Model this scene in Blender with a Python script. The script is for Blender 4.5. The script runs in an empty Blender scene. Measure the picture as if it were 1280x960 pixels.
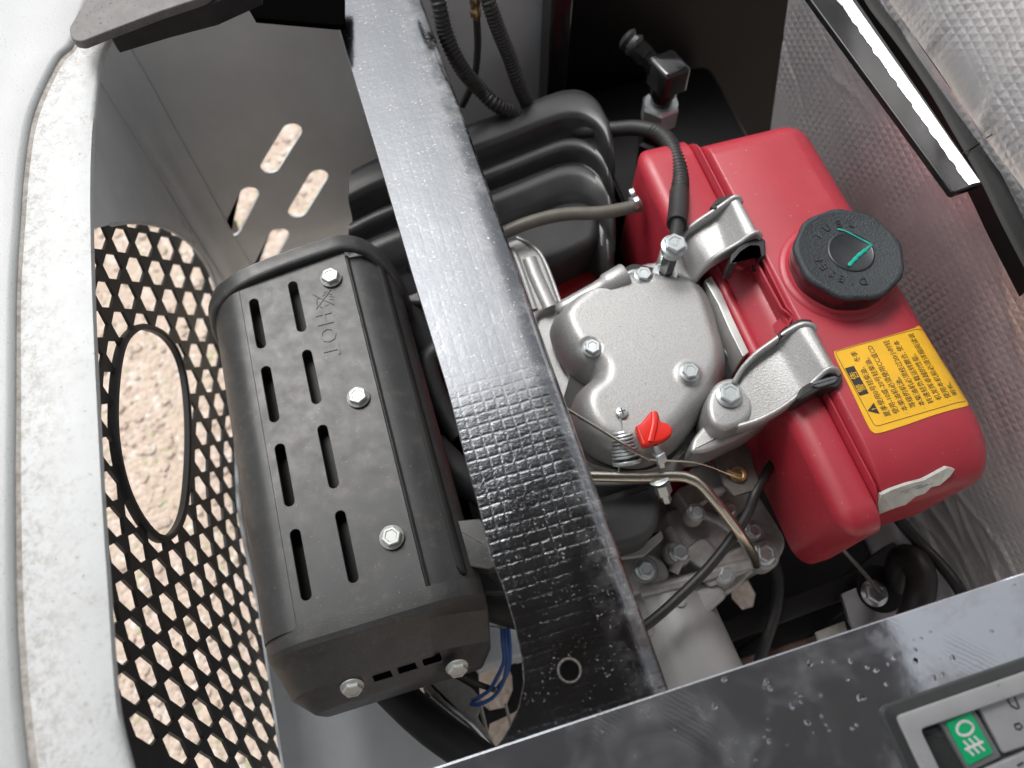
import bpy, bmesh, math, random
import numpy as np
from mathutils import Vector, Matrix, noise
from mathutils.geometry import delaunay_2d_cdt

random.seed(7)
S = bpy.context.scene
COL = S.collection
# ------------------------------------------------------------------ camera
# vehicle frame: X runs along the console edge, Y along the cross beam, Z up (metres)
TH, AL, H, F = math.radians(25), math.radians(16.6), 1.30, 949.0
cam_d = bpy.data.cameras.new('camera'); cam = bpy.data.objects.new('camera', cam_d); COL.objects.link(cam)
cam.matrix_world = Matrix.Translation((0, 0, H)) @ Matrix.Rotation(-AL, 4, 'Z') @ Matrix.Rotation(TH, 4, 'X')
cam_d.sensor_width = 36; cam_d.lens = 36 * F / 1280
cam_d.clip_start = 0.02; cam_d.clip_end = 200
cam_d.dof.use_dof = True; cam_d.dof.focus_distance = 0.66; cam_d.dof.aperture_fstop = 4.2
S.camera = cam
# ------------------------------------------------------------------ world, sun, exposure
SUN_EL, SUN_AZ = math.radians(58), math.radians(-25)     # azimuth from +Y towards +X
w = bpy.data.worlds.new('World'); S.world = w; w.use_nodes = True
nt = w.node_tree; nt.nodes.clear()
sky = nt.nodes.new('ShaderNodeTexSky'); sky.sky_type = 'NISHITA'; sky.sun_disc = False
sky.sun_elevation = SUN_EL; sky.sun_rotation = SUN_AZ; sky.dust_density = 6; sky.air_density = 1.0; sky.ozone_density = 1
hs = nt.nodes.new('ShaderNodeHueSaturation'); hs.inputs['Saturation'].default_value = 0.12
bg = nt.nodes.new('ShaderNodeBackground'); bg.inputs[1].default_value = 0.15
wo = nt.nodes.new('ShaderNodeOutputWorld')
nt.links.new(sky.outputs[0], hs.inputs['Color']); nt.links.new(hs.outputs[0], bg.inputs[0]); nt.links.new(bg.outputs[0], wo.inputs[0])
sd = bpy.data.lights.new('sun', 'SUN'); sd.energy = 1.4; sd.angle = math.radians(24); sd.color = (1, .97, .93)
sun = bpy.data.objects.new('sun', sd); COL.objects.link(sun)
sv = Vector((math.sin(SUN_AZ) * math.cos(SUN_EL), math.cos(SUN_AZ) * math.cos(SUN_EL), math.sin(SUN_EL)))
sun.rotation_euler = sv.to_track_quat('Z', 'Y').to_euler(); sun.location = sv * 3
S.view_settings.view_transform = 'Standard'; S.view_settings.look = 'None'
S.view_settings.gamma = 1; S.view_settings.exposure = 0.20; S.view_settings.use_curve_mapping = False

# ------------------------------------------------------------------ projection helpers (pixel of the 1280x960 photo -> place)
def ray(px, py):
    a = (px - 640) / F; v = (480 - py) / F; s, c = math.sin(TH), math.cos(TH)
    y = v * c + s; z = v * s - c; ca, sa = math.cos(AL), math.sin(AL)
    return a * ca + y * sa, -a * sa + y * ca, z
def P(px, py, z):
    d = ray(px, py); k = (z - H) / d[2]; return Vector((d[0] * k, d[1] * k, z))
def PX(px, py, x):
    d = ray(px, py); k = x / d[0]; return Vector((x, d[1] * k, H + d[2] * k))
def PY(px, py, y):
    d = ray(px, py); k = y / d[1]; return Vector((d[0] * k, y, H + d[2] * k))
def PN(px, py, p0, n):
    """point on the plane through p0 with normal n"""
    d = Vector(ray(px, py)); o = Vector((0, 0, H)); n = Vector(n); k = (Vector(p0) - o).dot(n) / d.dot(n); return o + d * k
def PL(pts, z): return [P(x, y, z) for x, y in pts]
def pl2(pts, z): return [P(x, y, z).to_2d() for x, y in pts]
def mm(*a): return Vector([v / 1000 for v in a])

# ------------------------------------------------------------------ materials
MATS = {}
def mat(name, col, rough=.5, metal=0., var=0., vs=40., dust=None, dust_amt=.0, dust_s=120., bump=0., bs=900., rvar=0.,
        bd=.0006, spec=.5, coat=0., speck=0., speck_s=900., speck_col=(.5, .47, .42), detail=5):
    m = bpy.data.materials.new(name); m.use_nodes = True; n = m.node_tree.nodes; l = m.node_tree.links
    b = n['Principled BSDF']; b.inputs['Roughness'].default_value = rough; b.inputs['Metallic'].default_value = metal
    b.inputs['Specular IOR Level'].default_value = spec; b.inputs['Coat Weight'].default_value = coat; b.inputs['Coat Roughness'].default_value = .08
    tc = n.new('ShaderNodeTexCoord'); out = tc.outputs['Object']
    def nz(s, d=detail, r=.6):
        t = n.new('ShaderNodeTexNoise'); t.inputs['Scale'].default_value = s; t.inputs['Detail'].default_value = d
        t.inputs['Roughness'].default_value = r; l.new(out, t.inputs['Vector']); return t.outputs['Fac']
    def ramp(src, a, b_, lo=0., hi=1.):
        r = n.new('ShaderNodeMapRange'); r.inputs[1].default_value = a; r.inputs[2].default_value = b_
        r.inputs[3].default_value = lo; r.inputs[4].default_value = hi; l.new(src, r.inputs[0]); return r.outputs[0]
    def mix(f, a, b_, blend='MIX'):
        x = n.new('ShaderNodeMix'); x.data_type = 'RGBA'; x.blend_type = blend
        for s, v in ((x.inputs[0], f), (x.inputs[6], a), (x.inputs[7], b_)):
            if isinstance(v, bpy.types.NodeSocket): l.new(v, s)
            elif isinstance(v, (int, float)): s.default_value = v
            else: s.default_value = (*v, 1)
        return x.outputs[2]
    cur = tuple(col)
    if var:
        cur = mix(ramp(nz(vs), .3, .7), tuple(c * (1 - var) for c in col), tuple(min(1, c * (1 + var)) for c in col))
    if dust:
        cur = mix(ramp(nz(dust_s, 8, .7), .62 - dust_amt * .3, .78, 0, min(1, dust_amt * 1.6)), cur, dust)
    if speck:
        cur = mix(ramp(nz(speck_s, 2, .5), .74 - speck * .1, .78 - speck * .1, 0, .8), cur, speck_col)
    if isinstance(cur, tuple): b.inputs['Base Color'].default_value = (*cur, 1)
    else: l.new(cur, b.inputs['Base Color'])
    if rvar: l.new(ramp(nz(vs * 2.3, 6), .3, .7, max(.02, rough - rvar), min(1, rough + rvar)), b.inputs['Roughness'])
    if bump:
        bm_ = n.new('ShaderNodeBump'); bm_.inputs['Strength'].default_value = bump; bm_.inputs['Distance'].default_value = bd
        l.new(nz(bs, 4, .6), bm_.inputs['Height']); l.new(bm_.outputs[0], b.inputs['Normal'])
    MATS[name] = m
    return m

# ------------------------------------------------------------------ object helpers
def tag(o, label, cat, group=None, kind=None):
    if label: o['label'] = label
    if cat: o['category'] = cat
    if group: o['group'] = group
    if kind: o['kind'] = kind
    return o
def thing(name, label, cat, loc, group=None):
    o = bpy.data.objects.new(name, None); COL.objects.link(o); o.location = loc; o.empty_display_size = .02
    o['base'] = list(loc)
    return tag(o, label, cat, group)
def base(o): return Vector(o['base']) if o is not None else Vector((0, 0, 0))
def mk(name, vf, m, parent=None, smooth=True, sharp=40, label=None, kind=None):
    """vf = (verts, faces) in world metres -> one mesh object under parent"""
    vs, fs = vf; b0 = base(parent)
    if parent is None:
        b0 = Vector([sum(v[i] for v in vs) / len(vs) for i in range(3)])
    me = bpy.data.meshes.new(name); me.from_pydata([Vector(v) - b0 for v in vs], [], fs); me.validate(); me.update()
    bm = bmesh.new(); bm.from_mesh(me); bmesh.ops.remove_doubles(bm, verts=bm.verts, dist=1e-6)
    bmesh.ops.recalc_face_normals(bm, faces=bm.faces); bm.to_mesh(me); bm.free()
    if smooth: me.shade_smooth(); me.set_sharp_from_angle(angle=math.radians(sharp))
    o = bpy.data.objects.new(name, me); COL.objects.link(o); me.materials.append(m if not isinstance(m, str) else MATS[m])
    o['base'] = list(b0)
    if parent is None: o.location = b0
    else: o.parent = parent
    if label: o['label'] = label
    if kind: o['kind'] = kind
    return o
def copy_at(src, parent, pos, rot=(0, 0, 0), scale=1):
    c = src.copy(); COL.objects.link(c); c.parent = parent; c.location = Vector(pos) - base(parent)
    c.rotation_euler = rot; c.scale = (scale,) * 3
    return c
def join(*parts):
    V, Fc = [], []
    for v, f in parts:
        n = len(V); V += [Vector(p) for p in v]; Fc += [tuple(i + n for i in q) for q in f]
    return V, Fc

def smooth_poly(pts, n=3, closed=True, sub=6):
    """Catmull-Rom through points"""
    out = []; N = len(pts)
    rng = range(N) if closed else range(N - 1)
    for i in rng:
        g = (lambda k: pts[k % N]) if closed else (lambda k: pts[min(max(k, 0), N - 1)])
        p0, p1, p2, p3 = g(i - 1), g(i), g(i + 1), g(i + 2)
        for s in range(sub):
            t = s / sub
            out.append(.5 * ((2 * p1) + (p2 - p0) * t + (2 * p0 - 5 * p1 + 4 * p2 - p3) * t * t + (3 * p1 - p0 - 3 * p2 + p3) * t ** 3))
    if not closed: out.append(pts[-1].copy())
    return out
def round_poly(pts, r, seg=5):
    """round the corners of a polygon (2D vectors)"""
    out = []; N = len(pts)
    for i in range(N):
        a, b, c = pts[i - 1], pts[i], pts[(i + 1) % N]
        rr = r[i] if isinstance(r, (list, tuple)) else r
        u = (a - b); v = (c - b); d = min(rr, u.length * .45, v.length * .45)
        if d < 1e-5: out.append(b.copy()); continue
        p, q = b + u.normalized() * d, b + v.normalized() * d
        for k in range(seg + 1):
            t = k / seg; out.append((1 - t) ** 2 * p + 2 * t * (1 - t) * b + t * t * q)
    return out
def ccw(poly):
    a = sum(poly[i - 1].x * poly[i].y - poly[i].x * poly[i - 1].y for i in range(len(poly)))
    return poly if a > 0 else poly[::-1]
def inset(poly, d):
    N = len(poly); out = []
    for i in range(N):
        a, b, c = poly[i - 1], poly[i], poly[(i + 1) % N]
        e1 = (b - a).normalized(); e2 = (c - b).normalized()
        n1 = Vector((-e1.y, e1.x)); n2 = Vector((-e2.y, e2.x)); n = (n1 + n2)
        n = n.normalized() if n.length > 1e-6 else n1
        out.append(b + n * d / max(.45, n.dot(n1)))
    return out
def pillow(poly, zt, zb, r=.004, rz=None, seg=5, ztfun=None, flare=0):
    """solid from a polygon: vertical walls, rounded top edge of radius r"""
    poly = ccw([Vector(p).to_2d() for p in poly]); rz = rz or r; N = len(poly); V = []; Fc = []
    rings = [(poly if not flare else inset(poly, -flare), zb)]
    for k in range(seg + 1):
        a = math.pi / 2 * k / seg; rings.append((inset(poly, r * (1 - math.cos(a))), zt - rz + rz * math.sin(a)))
    for R, z in rings:
        for p in R: V.append(Vector((p.x, p.y, z + (ztfun(p.x, p.y) if ztfun else 0))))
    for k in range(len(rings) - 1):
        for i in range(N):
            j = (i + 1) % N; Fc.append((k * N + i, k * N + j, (k + 1) * N + j, (k + 1) * N + i))
    b = (len(rings) - 1) * N
    Fc.append(tuple(range(b, b + N))); Fc.append(tuple(range(N))[::-1])
    return V, Fc
def bpx(poly, zt, zb, r=.003, cr=.004, z=None, **k):
    """pillow from photo pixels traced at height z (default its top)"""
    return pillow(round_poly(pl2(poly, z or zt), cr), zt, zb, r, **k)
def box(x0, x1, y0, y1, z0, z1, r=.002, cr=None):
    p = [Vector(q) for q in ((x0, y0), (x1, y0), (x1, y1), (x0, y1))]
    return pillow(round_poly(p, cr or r), z1, z0, r, seg=3)
def frame_at(p, axis, xref=None):
    z = Vector(axis).normalized(); x = Vector(xref) if xref is not None else (Vector((0, 0, 1)) if abs(z.z) < .9 else Vector((1, 0, 0)))
    x = (x - z * x.dot(z)).normalized(); y = z.cross(x)
    m = Matrix((x, y, z)).transposed().to_4x4(); m.translation = Vector(p); return m
def lathe(prof, M=None, n=36, rf=None):
    """prof [(r,z)], closed at the ends"""
    M = M or Matrix.Identity(4); V = []; Fc = []
    for r, z in prof:
        for i in range(n):
            a = 2 * math.pi * i / n; q = r * (rf(a, z) if rf else 1)
            V.append(M @ Vector((q * math.cos(a), q * math.sin(a), z)))
    for k in range(len(prof) - 1):
        for i in range(n):
            j = (i + 1) % n; Fc.append((k * n + i, k * n + j, (k + 1) * n + j, (k + 1) * n + i))
    Fc.append(tuple(range(n))[::-1]); Fc.append(tuple(range((len(prof) - 1) * n, len(prof) * n)))
    return V, Fc
def tube(pts, r, n=14, sub=8, rf=None, flat=1., smooth=True, step=None):
    """swept tube; r number; rf(s,total) multiplies it along the length"""
    pts = [Vector(p) for p in pts]
    if smooth and len(pts) > 2: pts = smooth_poly(pts, closed=False, sub=sub)
    if step:
        L = [0]
        for i in range(1, len(pts)): L.append(L[-1] + (pts[i] - pts[i - 1]).length)
        m_ = max(2, int(L[-1] / step)); q = []; j = 0
        for k in range(m_ + 1):
            s = L[-1] * k / m_
            while j < len(L) - 2 and L[j + 1] < s: j += 1
            q.append(pts[j].lerp(pts[j + 1], min(1, max(0, (s - L[j]) / max(1e-9, L[j + 1] - L[j])))))
        pts = q
    V = []; Fc = []; s = 0; up = None
    tot = sum((pts[i] - pts[i - 1]).length for i in range(1, len(pts)))
    for i, p in enumerate(pts):
        t = (pts[min(i + 1, len(pts) - 1)] - pts[max(i - 1, 0)]).normalized()
        if up is None: up = Vector((0, 0, 1)) if abs(t.z) < .9 else Vector((1, 0, 0))
        up = (up - t * up.dot(t)).normalized(); sd_ = t.cross(up)
        if i: s += (p - pts[i - 1]).length
        q = r * (rf(s, tot) if rf else 1)
        for k in range(n):
            a = 2 * math.pi * k / n; V.append(p + up * math.sin(a) * q * flat + sd_ * math.cos(a) * q)
    for i in range(len(pts) - 1):
        for k in range(n):
            j = (k + 1) % n; Fc.append((i * n + k, i * n + j, (i + 1) * n + j, (i + 1) * n + k))
    Fc.append(tuple(range(n))[::-1]); Fc.append(tuple(range((len(pts) - 1) * n, len(pts) * n)))
    return V, Fc
def TP(pts): return [P(x, y, z) for x, y, z in pts]
def corrug(pitch, depth):
    return lambda s, t: 1 - depth * (.5 - .5 * math.cos(2 * math.pi * s / pitch)) ** .6
def grid(rows, closed=False):
    """rows of equal length -> quads"""
    V = [Vector(p) for r in rows for p in r]; n = len(rows[0]); Fc = []
    for i in range(len(rows) - 1):
        for k in range(n if closed else n - 1):
            j = (k + 1) % n; Fc.append((i * n + k, i * n + j, (i + 1) * n + j, (i + 1) * n + k))
    return V, Fc
def solid(vf, th):
    """give an open sheet a thickness (offset along its vertex normals, rim closed)"""
    me = bpy.data.meshes.new('tmp'); me.from_pydata([tuple(v) for v in vf[0]], [], vf[1]); bm = bmesh.new(); bm.from_mesh(me)
    bmesh.ops.recalc_face_normals(bm, faces=bm.faces)
    bmesh.ops.solidify(bm, geom=bm.faces[:], thickness=th)
    V = [v.co.copy() for v in bm.verts]; Fc = [tuple(v.index for v in f.verts) for f in bm.faces]
    bm.free(); bpy.data.meshes.remove(me); return V, Fc
def plate(polys, z0, z1, bevel=0., M=None, res=1):
    """flat plate with holes: polys[0] outline, the rest holes (2D); returns world (verts, faces)"""
    c = bpy.data.curves.new('tmp', 'CURVE'); c.dimensions = '2D'; c.fill_mode = 'BOTH'
    c.extrude = (z1 - z0) / 2 - bevel; c.bevel_depth = bevel; c.offset = -bevel; c.bevel_resolution = res
    for p in polys:
        s = c.splines.new('POLY'); s.points.add(len(p) - 1); s.use_cyclic_u = True
        for i, q in enumerate(p): s.points[i].co = (q[0], q[1], 0, 1)
    o = bpy.data.objects.new('tmp', c); COL.objects.link(o)
    me = bpy.data.meshes.new_from_object(o.evaluated_get(bpy.context.evaluated_depsgraph_get()))
    zc = (z0 + z1) / 2; V = [v.co + Vector((0, 0, zc)) for v in me.vertices]
    if M: V = [M @ v for v in V]
    Fc = [tuple(f.vertices) for f in me.polygons]
    bpy.data.objects.remove(o); bpy.data.curves.remove(c); bpy.data.meshes.remove(me)
    return V, Fc
def text_mesh(body, size, depth=.0002, align='LEFT', shear=0, spacing=1., bold=0):
    c = bpy.data.curves.new('tmp', 'FONT'); c.body = body; c.size = size; c.extrude = depth; c.align_x = align; c.shear = shear
    c.space_character = spacing; c.offset = bold; c.resolution_u = 2
    o = bpy.data.objects.new('tmp', c); COL.objects.link(o)
    me = bpy.data.meshes.new_from_object(o.evaluated_get(bpy.context.evaluated_depsgraph_get()))
    V = [v.co.copy() for v in me.vertices]; Fc = [tuple(f.vertices) for f in me.polygons]
    bpy.data.objects.remove(o); bpy.data.curves.remove(c); bpy.data.meshes.remove(me)
    return V, Fc
def xf(vf, M): return [M @ Vector(v) for v in vf[0]], vf[1]
def stadium(a, b, r, n=7):
    """slot outline between 2D points a and b"""
    d = (b - a).normalized(); out = []; t0 = math.atan2(d.y, d.x)
    for k in range(n + 1): t = t0 - math.pi / 2 + math.pi * k / n; out.append(b + Vector((math.cos(t), math.sin(t))) * r)
    for k in range(n + 1): t = t0 + math.pi / 2 + math.pi * k / n; out.append(a + Vector((math.cos(t), math.sin(t))) * r)
    return out
def relief(poly, fun, zb, gs=.003, rings=(0, .0006, .0018, .0036, .006, .009, .013)):
    """cast cover: closed skin over a concave outline, height fun(d, x, y) with d = distance from the outline"""
    poly = ccw(poly); A = np.array([p[:] for p in poly]); B = np.roll(A, -1, 0)
    def dist(Q):
        Q = np.asarray(Q)[:, None, :]; ab = (B - A)[None]; t = np.clip(((Q - A[None]) * ab).sum(2) / (ab ** 2).sum(2), 0, 1)
        return np.sqrt((((A[None] + t[..., None] * ab) - Q) ** 2).sum(2)).min(1)
    def inside(Q):
        x, y = Q[:, 0][:, None], Q[:, 1][:, None]; c = ((A[:, 1] > y) != (B[:, 1] > y)) & (x < (B[:, 0] - A[:, 0]) * (y - A[:, 1]) / (B[:, 1] - A[:, 1] + 1e-12) + A[:, 0])
        return c.sum(1) % 2 == 1
    pts = [tuple(p) for p in poly]; n0 = len(pts)
    for r in rings[1:]:
        q = np.array([p[:] for p in inset(poly, r)]); q = q[inside(q)]; q = q[dist(q) > r * .93]; pts += [tuple(p) for p in q]
    gx = np.arange(A[:, 0].min(), A[:, 0].max(), gs); gy = np.arange(A[:, 1].min(), A[:, 1].max(), gs)
    g = np.array([(x + (gs / 2 if j % 2 else 0), y) for j, y in enumerate(gy) for x in gx]); g = g[inside(g)]; g = g[dist(g) > rings[-1] * 1.15]
    pts += [tuple(p) for p in g]
    r = delaunay_2d_cdt([Vector(p) for p in pts], [], [list(range(n0))], 1, 1e-7)
    vs = np.array([v[:] for v in r[0]]); d = dist(vs)
    V = [Vector((x, y, fun(dd, x, y))) for (x, y), dd in zip(vs, d)]; Fc = [tuple(f) for f in r[2]]
    # walls
    edge = {}
    for f in Fc:
        for a, b in zip(f, f[1:] + f[:1]): edge[(a, b)] = 1
    m_ = {}
    for (a, b) in list(edge):
        if (b, a) not in edge:
            for k in (a, b):
                if k not in m_: m_[k] = len(V); V.append(Vector((V[k].x, V[k].y, zb)))
            Fc.append((b, a, m_[a], m_[b]))
    return V, Fc
def dome(H_, r): return lambda d: H_ * math.sqrt(max(0, 1 - (1 - min(d / r, 1)) ** 2))
def rbox(x0, x1, y0, y1, rx0, rx1, ry0, ry1, zt, R, zb, seg=8, cs=8, bot=.006):
    """rounded box with its own edge radius on each side"""
    base_ = []
    def seg_pts(cx, cy, a0, a1):
        for k in range(cs + 1):
            t = a0 + (a1 - a0) * k / cs; base_.append((cx, cy, math.cos(t), math.sin(t)))
    h = math.pi / 2
    seg_pts(x1 - rx1, y1 - ry1, 0, h); seg_pts(x0 + rx0, y1 - ry1, h, 2 * h); seg_pts(x0 + rx0, y0 + ry0, 2 * h, 3 * h); seg_pts(x1 - rx1, y0 + ry0, 3 * h, 4 * h)
    rows = []
    def row(f, z):
        r = []
        for cx, cy, c, s in base_:
            r.append(Vector((cx + f * c * (rx1 if c > 0 else rx0), cy + f * s * (ry1 if s > 0 else ry0), z)))
        rows.append(r)
    def row2(off, z):
        r = []
        for cx, cy, c, s in base_:
            r.append(Vector((cx + c * ((rx1 if c > 0 else rx0) - off), cy + s * ((ry1 if s > 0 else ry0) - off), z)))
        rows.append(r)
    row2(bot, zb); row2(bot * .3, zb + bot * .3); row2(0, zb + bot)
    for k in range(seg + 1):
        a = h * k / seg; row(math.cos(a) if k < seg else 0.0, zt - R + R * math.sin(a))
    V, Fc = grid(rows, True); n = len(base_); Fc.append(tuple(range(n))[::-1]); b = (len(rows) - 1) * n; Fc.append(tuple(range(b, b + n)))
    return V, Fc
def boolean(o, cutters):
    for vf in cutters:
        c = mk('cutter', vf, list(MATS.values())[0], None, smooth=False)
        md = o.modifiers.new('cut', 'BOOLEAN'); md.object = c; md.operation = 'DIFFERENCE'; md.solver = 'EXACT'
        bpy.context.view_layer.update()
        me = bpy.data.meshes.new_from_object(o.evaluated_get(bpy.context.evaluated_depsgraph_get()))
        o.modifiers.clear(); old = o.data; o.data = me; me.name = old.name; bpy.data.meshes.remove(old)
        cm = c.data; bpy.data.objects.remove(c); bpy.data.meshes.remove(cm)
    me = o.data; me.shade_smooth(); me.set_sharp_from_angle(angle=math.radians(35))
    while len(me.materials) > 1: me.materials.pop()
    return o

# ------------------------------------------------------------------ the materials of the place
mat('white_paint', (.60, .62, .625), .5, var=.07, vs=22, dust=(.36, .31, .26), dust_amt=.30, dust_s=130, speck=.25, speck_s=260, speck_col=(.22, .19, .16), bump=.4, bs=420)
mat('outer_shell', (.46, .475, .48), .42, var=.06, vs=12, speck=.8, speck_s=620, speck_col=(.24, .22, .2), bump=.4, bs=600)
mat('liner_paint', (.66, .70, .73), .38, var=.07, vs=14, dust=(.40, .38, .36), dust_amt=.12, dust_s=25, bump=.05, bs=300, rvar=.06)
mat('seam_dirt', (.50, .48, .45), .9, var=.1, vs=200, dust=(.16, .12, .09), dust_amt=.75, dust_s=120)
mat('black_gloss', (.012, .012, .013), .16, var=.4, vs=60, coat=.4, dust=(.2, .19, .18), dust_amt=.04, dust_s=200)
mat('black_matte', (.018, .018, .019), .55, var=.3, vs=80, dust=(.13, .12, .11), dust_amt=.1, dust_s=90)
mat('black_rubber', (.022, .022, .022), .48, var=.25, vs=150, dust=(.14, .13, .12), dust_amt=.08, dust_s=160)
mat('muffler_paint', (.050, .052, .054), .42, var=.16, vs=35, dust=(.16, .13, .105), dust_amt=.30, dust_s=70, speck=.3, speck_s=420, speck_col=(.22, .19, .165), bump=.16, bs=1000, rvar=.06)
mat('muffler_end_paint', (.052, .053, .054), .42, var=.2, vs=35, dust=(.165, .15, .135), dust_amt=.26, dust_s=110, speck=.6, speck_s=600, speck_col=(.17, .15, .13), bump=.45, bs=1000, rvar=.06)
mat('filter_plastic', (.036, .037, .038), .35, var=.18, vs=60, dust=(.15, .14, .12), dust_amt=.12, dust_s=140, bump=.14, bs=1800)
mat('cast_aluminium', (.42, .42, .415), .44, metal=.55, var=.16, vs=620, bump=.42, bs=620, speck=.25, speck_s=380, speck_col=(.2, .19, .17), dust=(.30, .27, .24), dust_amt=.12, dust_s=40)
mat('cast_dirty', (.44, .435, .42), .5, metal=.45, var=.2, vs=90, bump=.3, bs=1200, dust=(.16, .14, .12), dust_amt=.22, dust_s=60)
mat('zinc', (.56, .60, .61), .36, metal=.72, var=.06, vs=120)
mat('steel_pipe', (.52, .49, .42), .26, metal=.95, var=.06, vs=200)
mat('brass', (.62, .42, .22), .3, metal=.95, var=.15, vs=300)
mat('rusty_plate', (.14, .13, .12), .6, metal=.3, var=.2, vs=90, dust=(.35, .17, .05), dust_amt=.25, dust_s=70)
mat('red_paint', (.40, .022, .040), .45, var=.06, vs=25, dust=(.42, .09, .10), dust_amt=.12, dust_s=26, spec=.75, coat=.0, bump=.06, bs=700, speck=.25, speck_s=260, speck_col=(.60, .25, .22), rvar=.05)
mat('red_shroud', (.30, .010, .014), .42, var=.1, vs=30)
mat('red_plastic', (.72, .022, .012), .33, var=.04, vs=60)
mat('cap_plastic', (.032, .040, .047), .50, var=.15, vs=120, bump=1.0, bs=480, bd=.0013, speck=.3, speck_s=900, speck_col=(.2, .2, .2))
mat('cap_smooth', (.026, .030, .034), .36, var=.1, vs=120)
mat('marker_green', (.0, .36, .28), .45, var=.25, vs=260)
mat('label_yellow', (.85, .47, .02), .42, var=.06, vs=60, coat=.15)
mat('label_black', (.03, .025, .02), .5)
mat('label_white', (.50, .50, .46), .6, var=.15, vs=120, dust=(.45, .3, .15), dust_amt=.2, dust_s=100)
mat('brown_hose', (.115, .105, .088), .45, var=.12, vs=120)
mat('blue_wire', (.02, .09, .30), .4)
mat('grey_cloth', (.42, .41, .38), .8, var=.15, vs=120, bump=.2, bs=300)
mat('bezel_grey', (.42, .42, .43), .45, var=.05, vs=60, speck=.2, speck_s=300, speck_col=(.15, .15, .15), bump=.05)
mat('bezel_dark', (.05, .055, .055), .35, var=.1, vs=60)
mat('switch_green', (.0, .50, .19), .4)
mat('switch_white', (.85, .85, .85), .4)
mat('plain_silver', (.55, .56, .57), .33, metal=.8, var=.1, vs=60, dust=(.3, .28, .25), dust_amt=.15)
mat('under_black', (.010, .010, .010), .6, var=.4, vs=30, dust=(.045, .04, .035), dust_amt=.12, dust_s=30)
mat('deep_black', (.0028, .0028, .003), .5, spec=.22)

def nodes_of(name, rough=.3, metal=0, col=(.5, .5, .5)):
    m = mat(name, col, rough, metal); return m, m.node_tree.nodes, m.node_tree.links, m.node_tree.nodes['Principled BSDF']
def N(n, t, **k):
    x = n.new(t)
    for a, v in k.items(): setattr(x, a, v)
    return x
def noise_n(n, l, vec, s, d=5, r=.6, dist=0):
    t = n.new('ShaderNodeTexNoise'); t.inputs['Scale'].default_value = s; t.inputs['Detail'].default_value = d; t.inputs['Roughness'].default_value = r
    t.inputs['Distortion'].default_value = dist; l.new(vec, t.inputs['Vector']); return t.outputs['Fac']
def mapr(n, l, src, a, b, lo=0, hi=1, smooth=False):
    r = n.new('ShaderNodeMapRange'); r.inputs[1].default_value = a; r.inputs[2].default_value = b; r.inputs[3].default_value = lo; r.inputs[4].default_value = hi
    if smooth: r.interpolation_type = 'SMOOTHSTEP'
    l.new(src, r.inputs[0]); return r.outputs[0]
def math_n(n, l, op, a, b=None):
    x = n.new('ShaderNodeMath'); x.operation = op
    for i, v in enumerate((a, b)):
        if v is None: continue
        if isinstance(v, (int, float)): x.inputs[i].default_value = v
        else: l.new(v, x.inputs[i])
    return x.outputs[0]
def mix_n(n, l, f, a, b):
    x = n.new('ShaderNodeMix'); x.data_type = 'RGBA'
    for s, v in ((x.inputs[0], f), (x.inputs[6], a), (x.inputs[7], b)):
        if isinstance(v, bpy.types.NodeSocket): l.new(v, s)
        elif isinstance(v, (int, float)): s.default_value = v
        else: s.default_value = (*v, 1)
    return x.outputs[2]
def grooves(n, l, vec, pitch, width, wob=.0012, wobs=60):
    """square grid of thin grooves along X and Y: 0 on a groove, 1 on a cell"""
    nn = n.new('ShaderNodeTexNoise'); nn.inputs['Scale'].default_value = wobs; nn.inputs['Detail'].default_value = 3; l.new(vec, nn.inputs['Vector'])
    sep0 = n.new('ShaderNodeSeparateXYZ'); l.new(nn.outputs['Color'], sep0.inputs[0]); sep = n.new('ShaderNodeSeparateXYZ'); l.new(vec, sep.inputs[0])
    res = None
    for ax in (0, 1):
        p = pitch[ax] if isinstance(pitch, tuple) else pitch
        o = math_n(n, l, 'MULTIPLY', math_n(n, l, 'SUBTRACT', sep0.outputs[ax], .5), wob * 2)
        v = math_n(n, l, 'DIVIDE', math_n(n, l, 'ADD', sep.outputs[ax], o), p)
        v = math_n(n, l, 'ABSOLUTE', math_n(n, l, 'SUBTRACT', math_n(n, l, 'FRACT', v), .5))     # 0 mid cell .. .5 groove
        g = mapr(n, l, v, .5 - width / p, .5, 1, 0, True)
        res = g if res is None else math_n(n, l, 'MINIMUM', res, g)
    return res
m = MATS['white_paint']; n, l = m.node_tree.nodes, m.node_tree.links; b = n['Principled BSDF']
tc = N(n, 'ShaderNodeTexCoord'); vec = tc.outputs['Object']; at = N(n, 'ShaderNodeAttribute'); at.attribute_name = 'grime'
gr_ = math_n(n, l, 'MULTIPLY', mapr(n, l, at.outputs['Fac'], .1, 1), mapr(n, l, noise_n(n, l, vec, 120, 9, .85, .4), .47, .60))
gr2 = math_n(n, l, 'MULTIPLY', mapr(n, l, noise_n(n, l, vec, 9, 3), .45, .62), mapr(n, l, noise_n(n, l, vec, 260, 5, .75), .52, .64, 0, .35))
src = b.inputs['Base Color'].links[0].from_socket
l.new(mix_n(n, l, math_n(n, l, 'MAXIMUM', math_n(n, l, 'MULTIPLY', gr_, .8), gr2), src, (.25, .21, .175)), b.inputs['Base Color'])
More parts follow.
